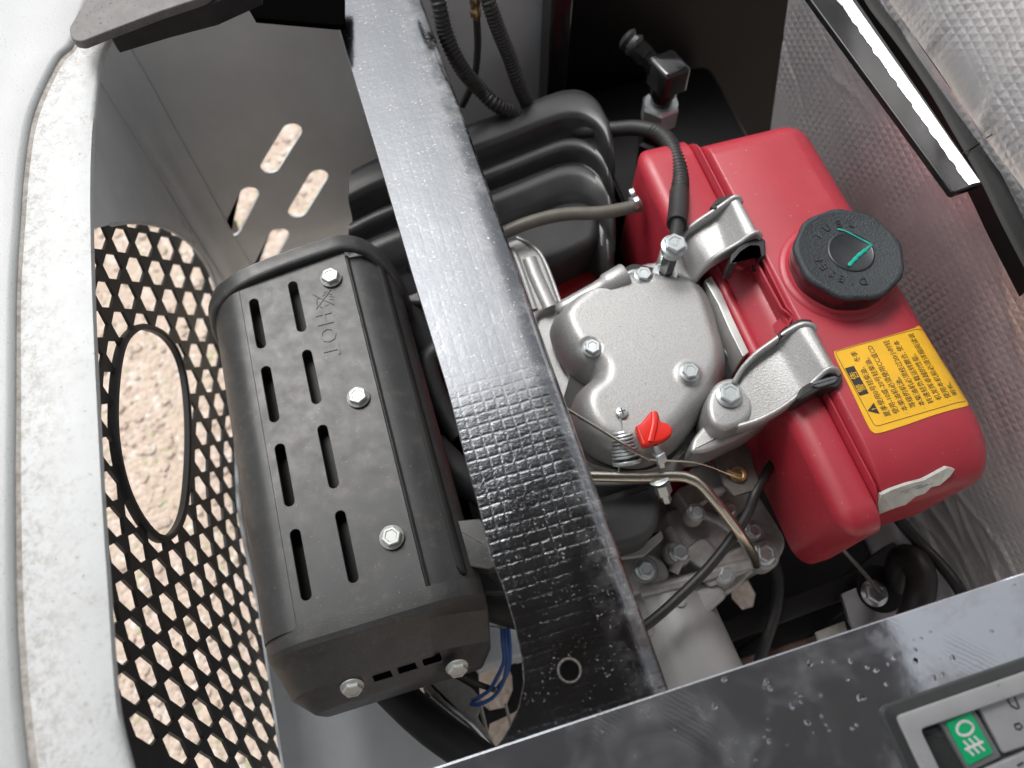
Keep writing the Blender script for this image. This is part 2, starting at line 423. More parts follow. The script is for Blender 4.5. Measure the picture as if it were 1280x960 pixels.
# beam: black enamel with the weave of a wrapping pressed into it
m, n, l, b = nodes_of('beam_enamel', .2, .82)
tc = N(n, 'ShaderNodeTexCoord'); vec = tc.outputs['Object']
g = grooves(n, l, vec, .0092, .0021); n1 = noise_n(n, l, vec, 420, 4, .7); n2 = noise_n(n, l, vec, 28, 5, .6); n3 = noise_n(n, l, vec, 150, 3, .5)
sp0 = N(n, 'ShaderNodeSeparateXYZ'); l.new(vec, sp0.inputs[0]); low = mapr(n, l, math_n(n, l, 'ADD', sp0.outputs[1], math_n(n, l, 'MULTIPLY', n2, .06)), -.06, -.16, .10, 1.0)
patch = math_n(n, l, 'MULTIPLY', mapr(n, l, n2, .38, .6, .35, 1), low)
h = math_n(n, l, 'ADD', math_n(n, l, 'MULTIPLY', math_n(n, l, 'MULTIPLY', g, patch), .9), math_n(n, l, 'MULTIPLY', math_n(n, l, 'MULTIPLY', n1, low), 1.0))
h = math_n(n, l, 'ADD', h, math_n(n, l, 'MULTIPLY', math_n(n, l, 'MULTIPLY', n3, mapr(n, l, low, 0, 1, .35, .8)), 1.0))
sp = N(n, 'ShaderNodeSeparateXYZ'); l.new(vec, sp.inputs[0])
bp = N(n, 'ShaderNodeBump'); bp.inputs['Distance'].default_value = .0005; bp.inputs['Strength'].default_value = .42; l.new(h, bp.inputs['Height']); l.new(bp.outputs[0], b.inputs['Normal'])
rust = math_n(n, l, 'MULTIPLY', mapr(n, l, noise_n(n, l, vec, 22, 5), .45, .65), mapr(n, l, sp.outputs[1], -.19, -.30, 0, 1))
c = mix_n(n, l, math_n(n, l, 'MULTIPLY', rust, .55), (.21, .22, .235), (.13, .095, .08))
gl = math_n(n, l, 'MULTIPLY', mapr(n, l, noise_n(n, l, vec, 330, 4, .7), .60, .66), mapr(n, l, noise_n(n, l, vec, 60, 3), .42, .60, .05, 1))
c = mix_n(n, l, math_n(n, l, 'MULTIPLY', gl, .75), c, (.62, .62, .60))  # pale specks paint glints into the enamel colour
scf_hl = math_n(n, l, 'MULTIPLY', mapr(n, l, sp.outputs[0], .012, .036), mapr(n, l, noise_n(n, l, vec, 38, 7, .75), .45, .72))  # pale band by the right bend: scuffs plus a painted sky highlight
c = mix_n(n, l, math_n(n, l, 'MULTIPLY', scf_hl, .5), c, (.60, .60, .59))
l.new(mapr(n, l, math_n(n, l, 'MAXIMUM', gl, scf_hl), 0, 1, .97, .45), b.inputs['Metallic'])
l.new(c, b.inputs['Base Color']); l.new(mapr(n, l, n2, .3, .7, .09, .20), b.inputs['Roughness'])
# console: smudged black enamel
m, n, l, b = nodes_of('console_enamel', .1, .75)
tc = N(n, 'ShaderNodeTexCoord'); vec = tc.outputs['Object']
n2 = noise_n(n, l, vec, 17, 6, .65, .6); n4 = noise_n(n, l, vec, 45, 5, .65); n5 = noise_n(n, l, vec, 900, 2)
wv = N(n, 'ShaderNodeTexWave'); wv.inputs['Scale'].default_value = 150; wv.inputs['Distortion'].default_value = 4; wv.bands_direction = 'DIAGONAL'; wv.inputs['Detail'].default_value = 2; l.new(vec, wv.inputs['Vector'])
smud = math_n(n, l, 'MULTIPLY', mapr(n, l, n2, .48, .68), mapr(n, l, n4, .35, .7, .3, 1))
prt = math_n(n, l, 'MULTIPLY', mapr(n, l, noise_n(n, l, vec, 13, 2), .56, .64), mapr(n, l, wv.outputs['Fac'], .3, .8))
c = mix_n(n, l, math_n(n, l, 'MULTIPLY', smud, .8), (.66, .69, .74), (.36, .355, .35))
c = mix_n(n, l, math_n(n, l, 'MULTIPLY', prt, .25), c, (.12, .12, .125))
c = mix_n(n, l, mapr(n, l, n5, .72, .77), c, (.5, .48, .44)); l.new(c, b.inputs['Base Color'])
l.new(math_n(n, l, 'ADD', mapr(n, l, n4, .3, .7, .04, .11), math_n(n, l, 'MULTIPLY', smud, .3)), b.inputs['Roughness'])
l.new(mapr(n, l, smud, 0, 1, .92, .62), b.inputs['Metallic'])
bp = N(n, 'ShaderNodeBump'); bp.inputs['Distance'].default_value = .0004; bp.inputs['Strength'].default_value = .10; l.new(noise_n(n, l, vec, 90, 4), bp.inputs['Height']); l.new(bp.outputs[0], b.inputs['Normal'])
# quilted foil (object space: Y along, Z up)
m, n, l, b = nodes_of('quilted_foil', .3, .60)
tc = N(n, 'ShaderNodeTexCoord'); mp = N(n, 'ShaderNodeMapping'); mp.inputs['Rotation'].default_value = (0, math.radians(90), 0); l.new(tc.outputs['Object'], mp.inputs[0])
mp2 = N(n, 'ShaderNodeMapping'); mp2.inputs['Rotation'].default_value = (0, 0, math.radians(8)); l.new(mp.outputs[0], mp2.inputs[0]); vec = mp2.outputs[0]
g = grooves(n, l, vec, (.0092, .0086), .0038, .0010, 25); fn = noise_n(n, l, vec, 500, 3); cr = noise_n(n, l, vec, 30, 6, .7)
h = math_n(n, l, 'ADD', math_n(n, l, 'MULTIPLY', math_n(n, l, 'MULTIPLY', g, mapr(n, l, noise_n(n, l, vec, 9, 4, .6, .8), .38, .62, .12, 1)), .9), math_n(n, l, 'ADD', math_n(n, l, 'MULTIPLY', fn, .25), math_n(n, l, 'MULTIPLY', cr, .9)))
bp = N(n, 'ShaderNodeBump'); bp.inputs['Distance'].default_value = .0012; bp.inputs['Strength'].default_value = .5; l.new(h, bp.inputs['Height']); l.new(bp.outputs[0], b.inputs['Normal'])
l.new(mix_n(n, l, mapr(n, l, cr, .35, .65), (.80, .80, .82), (.88, .87, .87)), b.inputs['Base Color']); l.new(mapr(n, l, cr, .3, .7, .30, .42), b.inputs['Roughness'])
# crinkled silver for the sky highlight built onto the bar
m, n, l, b = nodes_of('highlight_silver', .12, 1, (.86, .87, .9))
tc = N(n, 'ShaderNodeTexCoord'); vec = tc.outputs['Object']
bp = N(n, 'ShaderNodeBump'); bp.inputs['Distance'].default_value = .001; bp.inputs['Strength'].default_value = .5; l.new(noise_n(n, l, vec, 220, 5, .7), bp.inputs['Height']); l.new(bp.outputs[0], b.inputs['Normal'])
# gravel
m, n, l, b = nodes_of('gravel', .85)
tc = N(n, 'ShaderNodeTexCoord'); vec = tc.outputs['Object']
vo = N(n, 'ShaderNodeTexVoronoi'); vo.inputs['Scale'].default_value = 110; l.new(vec, vo.inputs['Vector'])
hv = N(n, 'ShaderNodeSeparateColor'); l.new(vo.outputs['Color'], hv.inputs[0])
c = mix_n(n, l, hv.outputs[0], (.50, .395, .335), (.68, .56, .48)); c = mix_n(n, l, mapr(n, l, noise_n(n, l, vec, 14, 5), .4, .7), c, (.56, .46, .36))
c = mix_n(n, l, mapr(n, l, hv.outputs[1], .94, .97), c, (.42, .42, .26)); c = mix_n(n, l, mapr(n, l, hv.outputs[2], .9, .95), c, (.72, .66, .6))
l.new(c, b.inputs['Base Color'])
bp = N(n, 'ShaderNodeBump'); bp.inputs['Distance'].default_value = .005; bp.inputs['Strength'].default_value = .6; l.new(mapr(n, l, vo.outputs['Distance'], 0, .7, 1, 0), bp.inputs['Height']); l.new(bp.outputs[0], b.inputs['Normal'])
# water drops
m, n, l, b = nodes_of('water', .02, 0, (1, 1, 1)); b.inputs['Transmission Weight'].default_value = 1; b.inputs['IOR'].default_value = 1.33

mat('bolt_dull', (.50, .52, .50), .45, metal=.5, var=.08, vs=150)
mat('beam_burr', (.16, .15, .14), .5, metal=.5, dust=(.4, .38, .35), dust_amt=.5, dust_s=500, bump=.4, bs=1500)
mat('rust_brown', (.07, .028, .022), .5, var=.4, vs=80)
mat('bezel_rim', (.20, .20, .205), .4, speck=.2, speck_s=300)
mat('cap_gloss', (.006, .006, .007), .14, coat=.4)
mat('cap_letter', (.024, .029, .034), .3)
mat('machined', (.72, .72, .70), .34, metal=.6, var=.06, vs=100)
mat('grey_pad', (.11, .12, .13), .5)
mat('black_duct', (.035, .036, .038), .5, var=.15, vs=50, bump=.08, bs=900)
mat('drum_grey', (.42, .42, .42), .42, metal=.35, var=.06, vs=30)
mat('brass_dark', (.33, .22, .12), .35, metal=.9, var=.2, vs=300)
mat('zinc_dark', (.16, .17, .17), .25, metal=.95)
mat('rail_brown', (.10, .06, .045), .6, var=.3, vs=40)
mat('cable_grey', (.14, .14, .14), .4, metal=.5)
mat('bar_black', (.010, .010, .011), .22, spec=.35, var=.4, vs=80)
mat('dusty_grey', (.15, .145, .14), .55, var=.2, vs=70, dust=(.30, .27, .24), dust_amt=.2, dust_s=60, speck=.9, speck_s=300, speck_col=(.03, .03, .03), bump=.3, bs=700)
mat('added_cover_black', (.010, .011, .014), .7)
mat('pure_dark', (.002, .002, .002), 1, spec=0)
mat('label_grey', (.26, .26, .25), .7)
# ================================================================== THE GROUND
def ground():
    o = mk('ground', ([(-30, -30, 0), (30, -30, 0), (30, 30, 0), (-30, 30, 0)], [(0, 1, 2, 3)]), 'gravel', smooth=False, kind='structure')
    V, Fc = [], []; rnd = random.Random(3)
    ico = bmesh.new(); bmesh.ops.create_icosphere(ico, subdivisions=1, radius=1); iv = [v.co.copy() for v in ico.verts]; jf = [tuple(v.index for v in f.verts) for f in ico.faces]; ico.free()
    for k in range(5200):
        x, y = rnd.uniform(-.85, .45), rnd.uniform(-.25, 1.5)
        if x > -.3 and y < .5 and rnd.random() < .5: continue
        s = rnd.choice((.002, .003, .0045, .007)) * rnd.uniform(.7, 1.3); rot = Matrix.Rotation(rnd.uniform(0, 6.3), 3, 'Z'); n0 = len(V)
        for v in iv: V.append(rot @ Vector((v.x * s * 1.3, v.y * s, v.z * s * .6)) * 1 + Vector((x, y, s * .25)))
        Fc += [tuple(i + n0 for i in f) for f in jf]
    mk('gravel_stones', (V, Fc), 'gravel', kind='stuff')
ground()

# ================================================================== BODY SHELL: white flange, grey liner, front wall with slots
body = thing('vehicle_body', 'white painted body tub with dirty curved rim and grey inner walls around the engine bay', 'vehicle body', (-.24, .35, .35))
XW = -.240
def arc_rows(pathpx, offs):
    return None
# flange: from inner edge to the dirty seam
inner = [(215, -45), (172, -5), (150, 28), (128, 70), (118, 140), (114, 210), (114, 290), (117, 400), (123, 530), (129, 640), (136, 740), (142, 830), (150, 900), (172, 985), (190, 1040)]
seam = [(190, -80), (140, -40), (112, 0), (93, 52), (72, 75), (43, 137), (31, 200), (25, 275), (20, 360), (19, 480), (18, 600), (19, 720), (24, 840), (36, 960), (50, 1050)]
def spl(pts, z, n):
    q = smooth_poly([P(x, y, z) for x, y in pts], closed=False, sub=12); return [q[int(round(i * (len(q) - 1) / (n - 1)))] for i in range(n)]
NI = 90
li, ls = spl(inner, .800, NI), spl(seam, .806, NI)
rows = []
for k in range(NI):
    a, b_ = li[k], ls[k]; d = (b_ - a); d.z = 0; u = d.normalized(); r = []
    r += [a + u * .004 + Vector((0, 0, -.006)), a + u * .0005 + Vector((0, 0, -.0055)), a + Vector((0, 0, -.003)), a + u * .0012 + Vector((0, 0, 0))]
    for t in (.1, .25, .45, .65, .85, .97): r.append(a + d * t + Vector((0, 0, .004 * math.sin(t * 2.6))))
    r.append(a + d * .99 + Vector((0, 0, -.001)))
    rows.append(r)
rim_o = mk('rim_flange', grid(rows), 'white_paint', body, sharp=60)
kd_ls = np.array([p[:2] for p in ls]); ga = rim_o.data.attributes.new('grime', 'FLOAT', 'POINT')
for i, v in enumerate(rim_o.data.vertices):
    q = np.array((v.co + base(body))[:2]); ga.data[i].value = max(0, 1 - float(np.sqrt(((kd_ls - q) ** 2).sum(1)).min()) / .048)
rows = []
for k in range(NI):
    a, b_ = li[k], ls[k]; d = (b_ - a); d.z = 0; u = d.normalized()
    wv_ = .0007 * math.sin(k * 1.7) + .0005 * math.sin(k * .6)
    rows.append([b_ - u * .006 + Vector((0, 0, -.004)), b_ + Vector((0, 0, -.0022)), b_ + u * .008 + Vector((0, 0, -.004))])
mk('seam_line', grid(rows), 'seam_dirt', body)
rows = []
for k in range(NI):
    a, b_ = li[k], ls[k]; d = (b_ - a); d.z = 0; u = Vector((-1, .5 * max(0, 1 - k / 25), 0)).normalized()
    wf = 1 + 1.6 * max(0, 1 - k / 40)
    rows.append([b_ + u * .0008 + Vector((0, 0, -.004)), b_ + u * .0012 + Vector((0, 0, 0.0)), b_ + u * .006 + Vector((0, 0, .0022)), b_ + u * .03 * wf + Vector((0, 0, .002)), b_ + u * .055 * wf + Vector((0, 0, -.003)), b_ + u * .075 * wf + Vector((0, 0, -.012)), b_ + u * .085 * wf + Vector((0, 0, -.03)), b_ + u * .083 * wf + Vector((0, 0, -.045))])
mk('outer_panel', grid(rows), 'outer_shell', body, sharp=60)

# left wall (plane x = XW) with the grille opening, built as a plate in (y, z)
MX = Matrix(((0, 0, 1, 0), (1, 0, 0, 0), (0, 1, 0, 0), (0, 0, 0, 1)))       # plate x -> Y, y -> Z, z -> X
def yz(pts, x): return [Vector(((q := PX(a, b_, x)).y, q.z)) for a, b_ in pts]
YB = .760
open_px = [(100, 300), (138, 281), (163, 278), (190, 281), (215, 289), (236, 303), (252, 321), (264, 342), (272, 370), (279, 410), (287, 455), (293, 500), (296, 550), (297, 600), (300, 640), (307, 680), (316, 722), (326, 765), (336, 808), (345, 850), (352, 895), (357, 940), (360, 985), (362, 1040), (150, 1100), (60, 900), (50, 600), (60, 400)]
op = ccw(smooth_poly(yz(open_px, XW), sub=5))
wall = [Vector((-.35, .30)), Vector((YB - .02, .30)), Vector((YB - .02, .788)), Vector((-.35, .788))]
# keep the opening inside the wall plate
op = [Vector((max(-.34, p.x), min(.776, max(.31, p.y)))) for p in op]
mk('side_wall', plate([wall, op], XW - .003, XW, M=MX), 'liner_paint', body)
# bright rolled edge round the opening
edge = [Vector((XW + .001, p.x, p.y)) for p in smooth_poly(yz(open_px[1:24], XW), closed=False, sub=5)]
mk('rolled_edge', tube(edge, .0022, 8, smooth=False), 'white_paint', body)
# floor to the lower left, curving out of the wall
rows = []
for k in range(25):
    y = -.30 + k * .5 / 24
    r = []
    for t in range(9):
        a = math.pi / 2 * t / 8; r.append(Vector((XW + .001 + .05 - .05 * math.cos(a), y, .40 - .05 * math.sin(a) + .012)))
    xr = -.075 - .35 * max(0, y) + .05 * max(0, -y)
    for t in range(1, 6): r.append(Vector((XW + .05 + (xr - XW - .05) * t / 5, y, .362 - .003 * t)))
    rows.append(r)
mk('floor_pan', solid(grid(rows), .003), 'liner_paint', body)
# front wall with four slots, meeting the side wall in a rounded corner
MYm = Matrix(((1, 0, 0, 0), (0, 0, -1, 0), (0, 1, 0, 0), (0, 0, 0, 1)))      # plate x -> X, y -> Z, z -> -Y
def xz(pts, y): return [Vector(((q := PY(a, b_, y)).x, q.z)) for a, b_ in pts]
slots = []
for (x0, y0), (x1, y1), wpx in (((365, 164), (338, 208), 11), ((312, 242), (289, 288), 10.5), ((398, 221), (372, 264), 10), ((349, 293), (322, 345), 10)):
    a, b_ = xz([(x0, y0), (x1, y1)], YB); rr = (Vector(xz([(x0, y0)], YB)[0]) - Vector(xz([(x0 + wpx, y0 + 4)], YB)[0])).length
    slots.append(ccw(stadium(a, b_, rr)))
fw = [Vector((XW + .03, .26)), Vector((.300, .26)), Vector((.268, .744)), Vector((XW + .03, .744))]
mk('front_wall', plate([fw] + slots, -YB - .0035, -YB, .0005, MYm), 'liner_paint', body, sharp=20)
rows = []
for k in range(13):
    a = math.pi / 2 * k / 12
    rows.append([Vector((XW + .0305 - .03 * math.cos(a), YB - .0315 + .03 * math.sin(a), z)) for z in (.26, .4, .55, .7, .785)])
rows.append([Vector((XW + .040, YB - .0012, z)) for z in (.26, .4, .55, .7, .785)])
mk('corner_radius', solid(grid(rows), .002), 'liner_paint', body)
# drips of paint and rivet by the corner
def bump_bit(p, s, nrm):
    return lathe([(0.0001, s * .5), (s * .5, s * .4), (s, 0)][::-1], frame_at(p, nrm), 10)
mk('rivet', lathe([(.0055, 0), (.0055, .0012), (.0030, .0026), (.0022, .0026), (.0005, .0014)], frame_at(PX(243, 303, XW), (1, 0, 0)), 18), 'plain_silver', body)
rnd = random.Random(5); V = []
for px, py in ((188, 128), (192, 140), (200, 143), (186, 147), (218, 205), (214, 213), (221, 199), (232, 283), (228, 278), (182, 115), (237, 289)):
    V.append(xf(lathe([(.0001, .0006), (.0016, .0005), (.0024, 0)][::-1], Matrix.Identity(4), 8), frame_at(PX(px, py, XW) + Vector((.0004, 0, 0)), (1, 0, 0)) @ Matrix.Diagonal((1, 2.2, 1, 1))))
mk('paint_drips', join(*V), 'white_paint', body, kind='stuff')

# ================================================================== GRILLE in the side wall
CP = [ # (a, b, px, py) centres of holes
(0,0,139,332),(1,0,170,335.5),(2,0,198,340.6),(3,0,223.4,344),(4,0,249,347.5),(-1,1,130.6,368),(0,1,160.5,370.5),(1,1,187,374),(2,1,214,376.7),(3,1,238,379),(4,1,260,381),
(-2,2,125.5,404),(-1,2,152,406),(0,2,179.5,407.6),(1,2,205.6,411),(2,2,229.3,411.5),(3,2,252.7,412.8),(4,2,274,413.5),(-2,3,144.4,442),(1,3,223.4,442),(2,3,245.8,443.7),(3,3,265.7,443),
(-3,4,137.5,481.6),(1,4,239.6,476.4),(2,4,260,475.4),(3,4,280,473.7),(-4,5,135.8,522.8),(0,5,237,512.5),(1,5,256,506.7),(2,5,274,504),(-5,6,135.8,562),(-1,6,236.5,547),(0,6,253,541),(1,6,272.6,536.6),(2,6,290,533),
(-6,7,141,607),(-1,7,251.6,574),(0,7,270,570),(1,7,286,564),(-7,8,144.4,652),(-2,8,252.7,610.5),(-1,8,269.8,604),(0,8,286,598.5),(-8,9,150,697),(-7,9,174,685),(-3,9,253.7,642),(-2,9,271.6,636),(-1,9,287,629),(-4,9,237,656),
(-9,10,158.8,743.4),(-8,10,182,728.7),(-7,10,203.5,716),(-6,10,223.4,703),(-5,10,241.3,692),(-4,10,257.8,681),(-3,10,274,670.6),(-2,10,288.8,662.7),
(-11,11,150,810),(-10,11,168.4,789.8),(-9,11,191.8,773.7),(-8,11,212.4,757.9),(-7,11,231,743.4),(-6,11,248.2,729.7),(-5,11,264.7,718.7),(-4,11,280.2,705.6),(-3,11,295,695.3),
(-12,12,161,861),(-11,12,184,839),(-10,12,205,819),(-9,12,224,802),(-8,12,241.3,784.7),(-7,12,257.8,771),(-6,12,273.3,755.5),(-5,12,288,742.8),(-4,12,300.8,729.7),
(-13,13,180.5,913.6),(-12,13,202,887.8),(-11,13,221.7,865.5),(-10,13,237.2,844.8),(-9,13,254.4,826.6),(-8,13,268,808.8),(-7,13,283.6,793.3),(-6,13,296.3,779.5),(-5,13,308.3,765.8),
(-14,14,199.4,956.6),(-13,14,222.8,937.7),(-12,14,239.6,912.6),(-11,14,254.4,889.5),(-10,14,270.5,869.6),(-9,14,283.6,850),(-8,14,295,833.5),(-7,14,307.7,815.6),(-6,14,318,800),
(-13,15,259.5,954.8),(-12,15,275,936),(-11,15,288,913.6),(-10,15,297.4,893),(-9,15,311,872.4),(-8,15,321.4,855),(-12,16,307.7,958),(-11,16,318,934),(-10,16,327.6,912)]
def basis(a, b):
    a = np.asarray(a, float) / 8; b = np.asarray(b, float) / 8; return np.stack([a ** i * b ** j for i in range(5) for j in range(5) if i + j <= 4], -1)
A_ = np.array(CP); AA = A_[:, 0] + A_[:, 1] * .5; BB = A_[:, 1]          # straightened lattice: AA sideways, BB down
lam = 2e-3; Bm = basis(AA, BB); G = Bm.T @ Bm + lam * np.eye(Bm.shape[1])
KX = np.linalg.solve(G, Bm.T @ A_[:, 2]); KY = np.linalg.solve(G, Bm.T @ A_[:, 3])
XG = XW - .012
def lat(u, v):
    q = basis([u], [v])[0]; return float(q @ KX), float(q @ KY)
oval_px = [(181, 411), (205, 421), (223, 448), (232, 490), (235, 545), (233, 600), (227, 642), (214, 666), (197, 669), (177, 648), (160, 615), (149, 575), (144, 530), (146, 478), (153, 438), (165, 418)]
ov = smooth_poly([Vector(p) for p in oval_px], sub=6); oc = Vector((189, 542))
def in_ov(p, k=1.0):
    c = False; N_ = len(ov)
    for i in range(N_):
        a, b_ = oc + (ov[i - 1] - oc) * k, oc + (ov[i] - oc) * k
        if (a.y > p[1]) != (b_.y > p[1]) and p[0] < (b_.x - a.x) * (p[1] - a.y) / (b_.y - a.y) + a.x: c = not c
    return c
def push(p):
    """move a point that lies inside the oval out to its edge"""
    d = Vector(p) - oc; lo, hi = 1.0, 60.0 / max(1, d.length) * 6
    for _ in range(24):
        m_ = (lo + hi) / 2
        if in_ov(oc + d * m_, 1.03): lo = m_
        else: hi = m_
    return tuple(oc + d * hi)
HW, HF, HH = .425, .21, .445
def grille():
    gr = thing('mesh_grille', 'black hexagon mesh grille with an oval opening in the left side wall', 'grille', PX(180, 600, XG))
    outl, holes = [], []
    polys = []
    for b in range(-2, 18):
        for k in range(-16, 16):
            u = k + (b % 2) * .5
            ctr = lat(u, b)
            if not (95 < ctr[0] < 385 and 262 < ctr[1] < 1010): continue
            if u < -6.6 or u > 7.2: continue
            hx = [(u - HF, b - HH), (u + HF, b - HH), (u + HW, b), (u + HF, b + HH), (u - HF, b + HH), (u - HW, b)]
            pp = []
            for i in range(6):
                p, q = hx[i], hx[(i + 1) % 6]
                for t in (0, .5): pp.append(lat(p[0] + (q[0] - p[0]) * t, p[1] + (q[1] - p[1]) * t))
            ins = [in_ov(p, 1.03) for p in pp]
            if sum(ins) > 9: continue
            if any(ins): pp = [push(p) if i else p for p, i in zip(pp, ins)]
            ar = abs(sum(pp[i - 1][0] * pp[i][1] - pp[i][0] * pp[i - 1][1] for i in range(12))) / 2
            if ar < 60: continue
            polys.append(pp)
    hole2 = [ccw(yz(p, XG)) for p in polys]
    ovh = ccw(yz([tuple(p) for p in ov], XG))
    bd = ccw(yz([(20, 240), (200, 240), (288, 322), (312, 600), (385, 800), (400, 1060), (60, 1120), (20, 900)], XG))
    bd = [Vector((min(.735, p.x), min(.780, max(.25, p.y)))) for p in bd]
    mk('mesh_panel', plate([bd] + hole2 + [ovh], XG - .0030, XG, 0, MX), 'black_matte', gr, smooth=False)
    ring = [Vector((XG + .001, p.x, p.y)) for p in ovh]; ring += ring[:2]
    rows = []
    for i, p in enumerate(ovh):
        a = ovh[i - 1]; c = ovh[(i + 1) % len(ovh)]; t = (c - a).normalized(); nn_ = Vector((t.y, -t.x))
        rows.append([Vector((XG + dx, p.x + nn_.x * d, p.y + nn_.y * d)) for d, dx in ((-.0005, -.004), (-.0010, .002), (.0004, .0035), (.0040, .0035), (.0052, .0015), (.0052, -.004))])
    rows.append(rows[0])
    mk('oval_frame', grid(rows), 'black_matte', gr)
grille()

# ================================================================== shared bolts
def bolt_mesh(R=.0102, hx=.0074, hh=.0068, dish=True):
    fl = lathe([(R * .9, -.0005), (R, .0004), (R, .0016), (R * .78, .0030)], None, 28)
    pr = [(hx, .0022), (hx, hh - .0008), (hx * .9, hh)]
    if dish: pr += [(hx * .66, hh), (hx * .56, hh - .0006), (.0003, hh - .0006)]
    hexf = lambda a, z: 1 / max(.866, math.cos((a % (math.pi / 3)) - math.pi / 6)) * (.97 if z > hh - .0006 else 1)
    hd = lathe(pr, None, 48, rf=hexf)
    return join(fl, hd)
def bolt(parent, p, axis=(0, 0, 1), R=.0095, spin=None, m='zinc', name='bolt', txt=None, label=None):
    k = R / .0095; M = frame_at(p, axis) @ Matrix.Rotation(spin if spin is not None else random.uniform(0, 1), 4, 'Z')
    v = [q * k for q in bolt_mesh()[0]]
    o = mk(name, xf((v, bolt_mesh()[1]), M), m, parent, sharp=30, label=label)
    return o

# ================================================================== MUFFLER HEAT GUARD
def muffler():
    t = thing('muffler', 'dusty black slotted exhaust heat guard marked HOT, left of the cross beam', 'muffler', mm(-85, 280, 540))
    XL, XR, XC = -.180, .010, -.0355; yT, yB = .478, .126; zt = .660; rl = .046; rr = .046
    def section(y, ins=0., top=zt, cut=0.):
        """left sheet: left wall, roll, flat top up to the crease"""
        pts = [Vector((XL + ins, y, .535)), Vector((XL + ins, y, top - rl))]
        for k in range(1, 13):
            a = math.pi / 2 * k / 12; pts.append(Vector((XL + ins + rl * (1 - math.cos(a)), y, top - rl + rl * math.sin(a))))
        return pts
    # slotted top sheet: a plate (flat) whose left end joins the rolled side
    sl = []
    for x, spans in ((-132, ((447, 390), (370, 311), (289, 229), (208, 146))), (-92, ((456, 397), (376, 318), (296, 234), (213, 149)))):
        for y1, y0 in spans: sl.append(ccw(stadium(Vector((x / 1000, y0 / 1000 + .0045)), Vector((x / 1000, y1 / 1000 - .0045)), .0043, 8)))
    top = [Vector((XL + rl, yB)), Vector((XC, yB)), Vector((XC, yT)), Vector((XL + rl, yT))]
    # left column of slots sits right at the start of the roll, so the flat starts a little left of it
    x0 = XL + rl - .010
    top[0].x = top[3].x = x0
    mk('top_sheet', plate([ccw(top)] + sl, zt - .0022, zt, .0006), 'muffler_paint', t, sharp=22)
    rows = []
    for y in np.linspace(yB, yT, 8):
        r = [Vector((XL, y, .535)), Vector((XL, y, zt - .040))]
        for k in range(1, 13):
            a = math.pi / 2 * k / 12; r.append(Vector((XL + (x0 - XL) * (1 - math.cos(a)), y, zt - .040 + .040 * math.sin(a) - .0002)))
        rows.append(r)
    mk('rolled_side', solid(grid(rows), .0018), 'muffler_paint', t)
    rows = []
    for y in np.linspace(yB - .004, yT - .004, 8):
        r = [Vector((XC - .010, y, zt - .0030)), Vector((XC + .001, y, zt - .0034)), Vector((XC + .003, y, zt - .0066))]
        for k in range(0, 11):
            a = math.pi / 2 * (1 - k / 10); r.append(Vector((XR - rr + rr * math.cos(a) * 1.0, y, zt - .008 - rr + rr * math.sin(a))))
        r += [Vector((XR, y, .56)), Vector((XR - .002, y, .50))]
        rows.append(r)
    sd_ = mk('outer_side', solid(grid(rows), .0018), 'muffler_paint', t)
    # front cap: crease, sloping band, chamfered nose
    def ring(y, ix, top, r=.030, ch=0.):
        """ch: 0 = rolled corners, 1 = flat chamfers"""
        pts = [Vector((XL + ix, y, .530)), Vector((XL + ix, y, top - r))]
        def corner(cx, sx, rr_, m_):
            out = []
            for k in range(0, 9):
                a = math.pi / 2 * k / 8; arc = Vector((1 - math.cos(a), 0, math.sin(a) - 1)); fl_ = Vector((k / 8, 0, k / 8 - 1)); q_ = arc.lerp(fl_, m_)
                out.append(Vector((cx + sx * rr_ * q_.x, y, top + rr_ * q_.z)))
            return out
        pts += corner(XL + ix, 1, r, ch * .35)[1:]
        pts += corner(XR - ix, -1, r * (1 + .15 * ch), ch)[::-1]
        pts.append(Vector((XR - ix, y, .530))); return pts
    rows = [ring(yB + .003, .000, zt - .001, .046), ring(yB + .0028, .000, zt + .0014, .046), ring(yB - .002, .000, zt + .0014, .045), ring(.1150, .000, zt + .0008, .045), ring(.1105, .0005, zt - .0012, .044, .3), ring(.1070, .001, zt - .0050, .043, .8), ring(.1055, .0015, zt - .0075, .042, 1), ring(.0815, .007, .6330, .041, 1), ring(.0800, .0078, .6305, .041, 1), ring(.0670, .019, .6060, .036, 1), ring(.0660, .0205, .6030, .036, 1), ring(.0655, .024, .570, .034, 1)]
    V, Fc = grid(rows); n = len(rows[0]); Fc.append(tuple(range((len(rows) - 1) * n, len(rows) * n)))
    cap_o = mk('end_cap', (V, Fc), 'muffler_end_paint', t, sharp=20)
    cap_o2 = cap_o
    cz = zt - .050
    for px, py in ((478, 845), (509, 835), (540, 825)):
        q = PN(px, py, (0, .0735, .6183), (0, -.883, .469)); M = frame_at(q, (0, -.883, .469), (1, 0, 0))
        mk('slot', xf(box(-.0078, .0078, -.0040, .0040, -.004, .0006, .0003, .0015), M), 'pure_dark', t, smooth=False)
        mk('slot_lip', xf(box(-.0082, .0082, -.0058, -.0042, -.004, .0012, .0006, .0012), M), 'muffler_paint', t)
    # far end flange lip
    lip = []
    for k in range(40):
        u = k / 39; a = math.pi * u
        pass
    path = [Vector((-.186, .449, .560)), Vector((-.186, .452, .612)), Vector((-.176, .459, .645)), Vector((-.150, .470, .662)), Vector((-.110, .4775, .667)), Vector((-.060, .484, .667)), Vector((-.034, .486, .665)), Vector((-.012, .480, .655)), Vector((.004, .466, .635)), Vector((.014, .450, .605)), Vector((.017, .444, .560))]
    pth = smooth_poly(path, closed=False, sub=7); rows = []
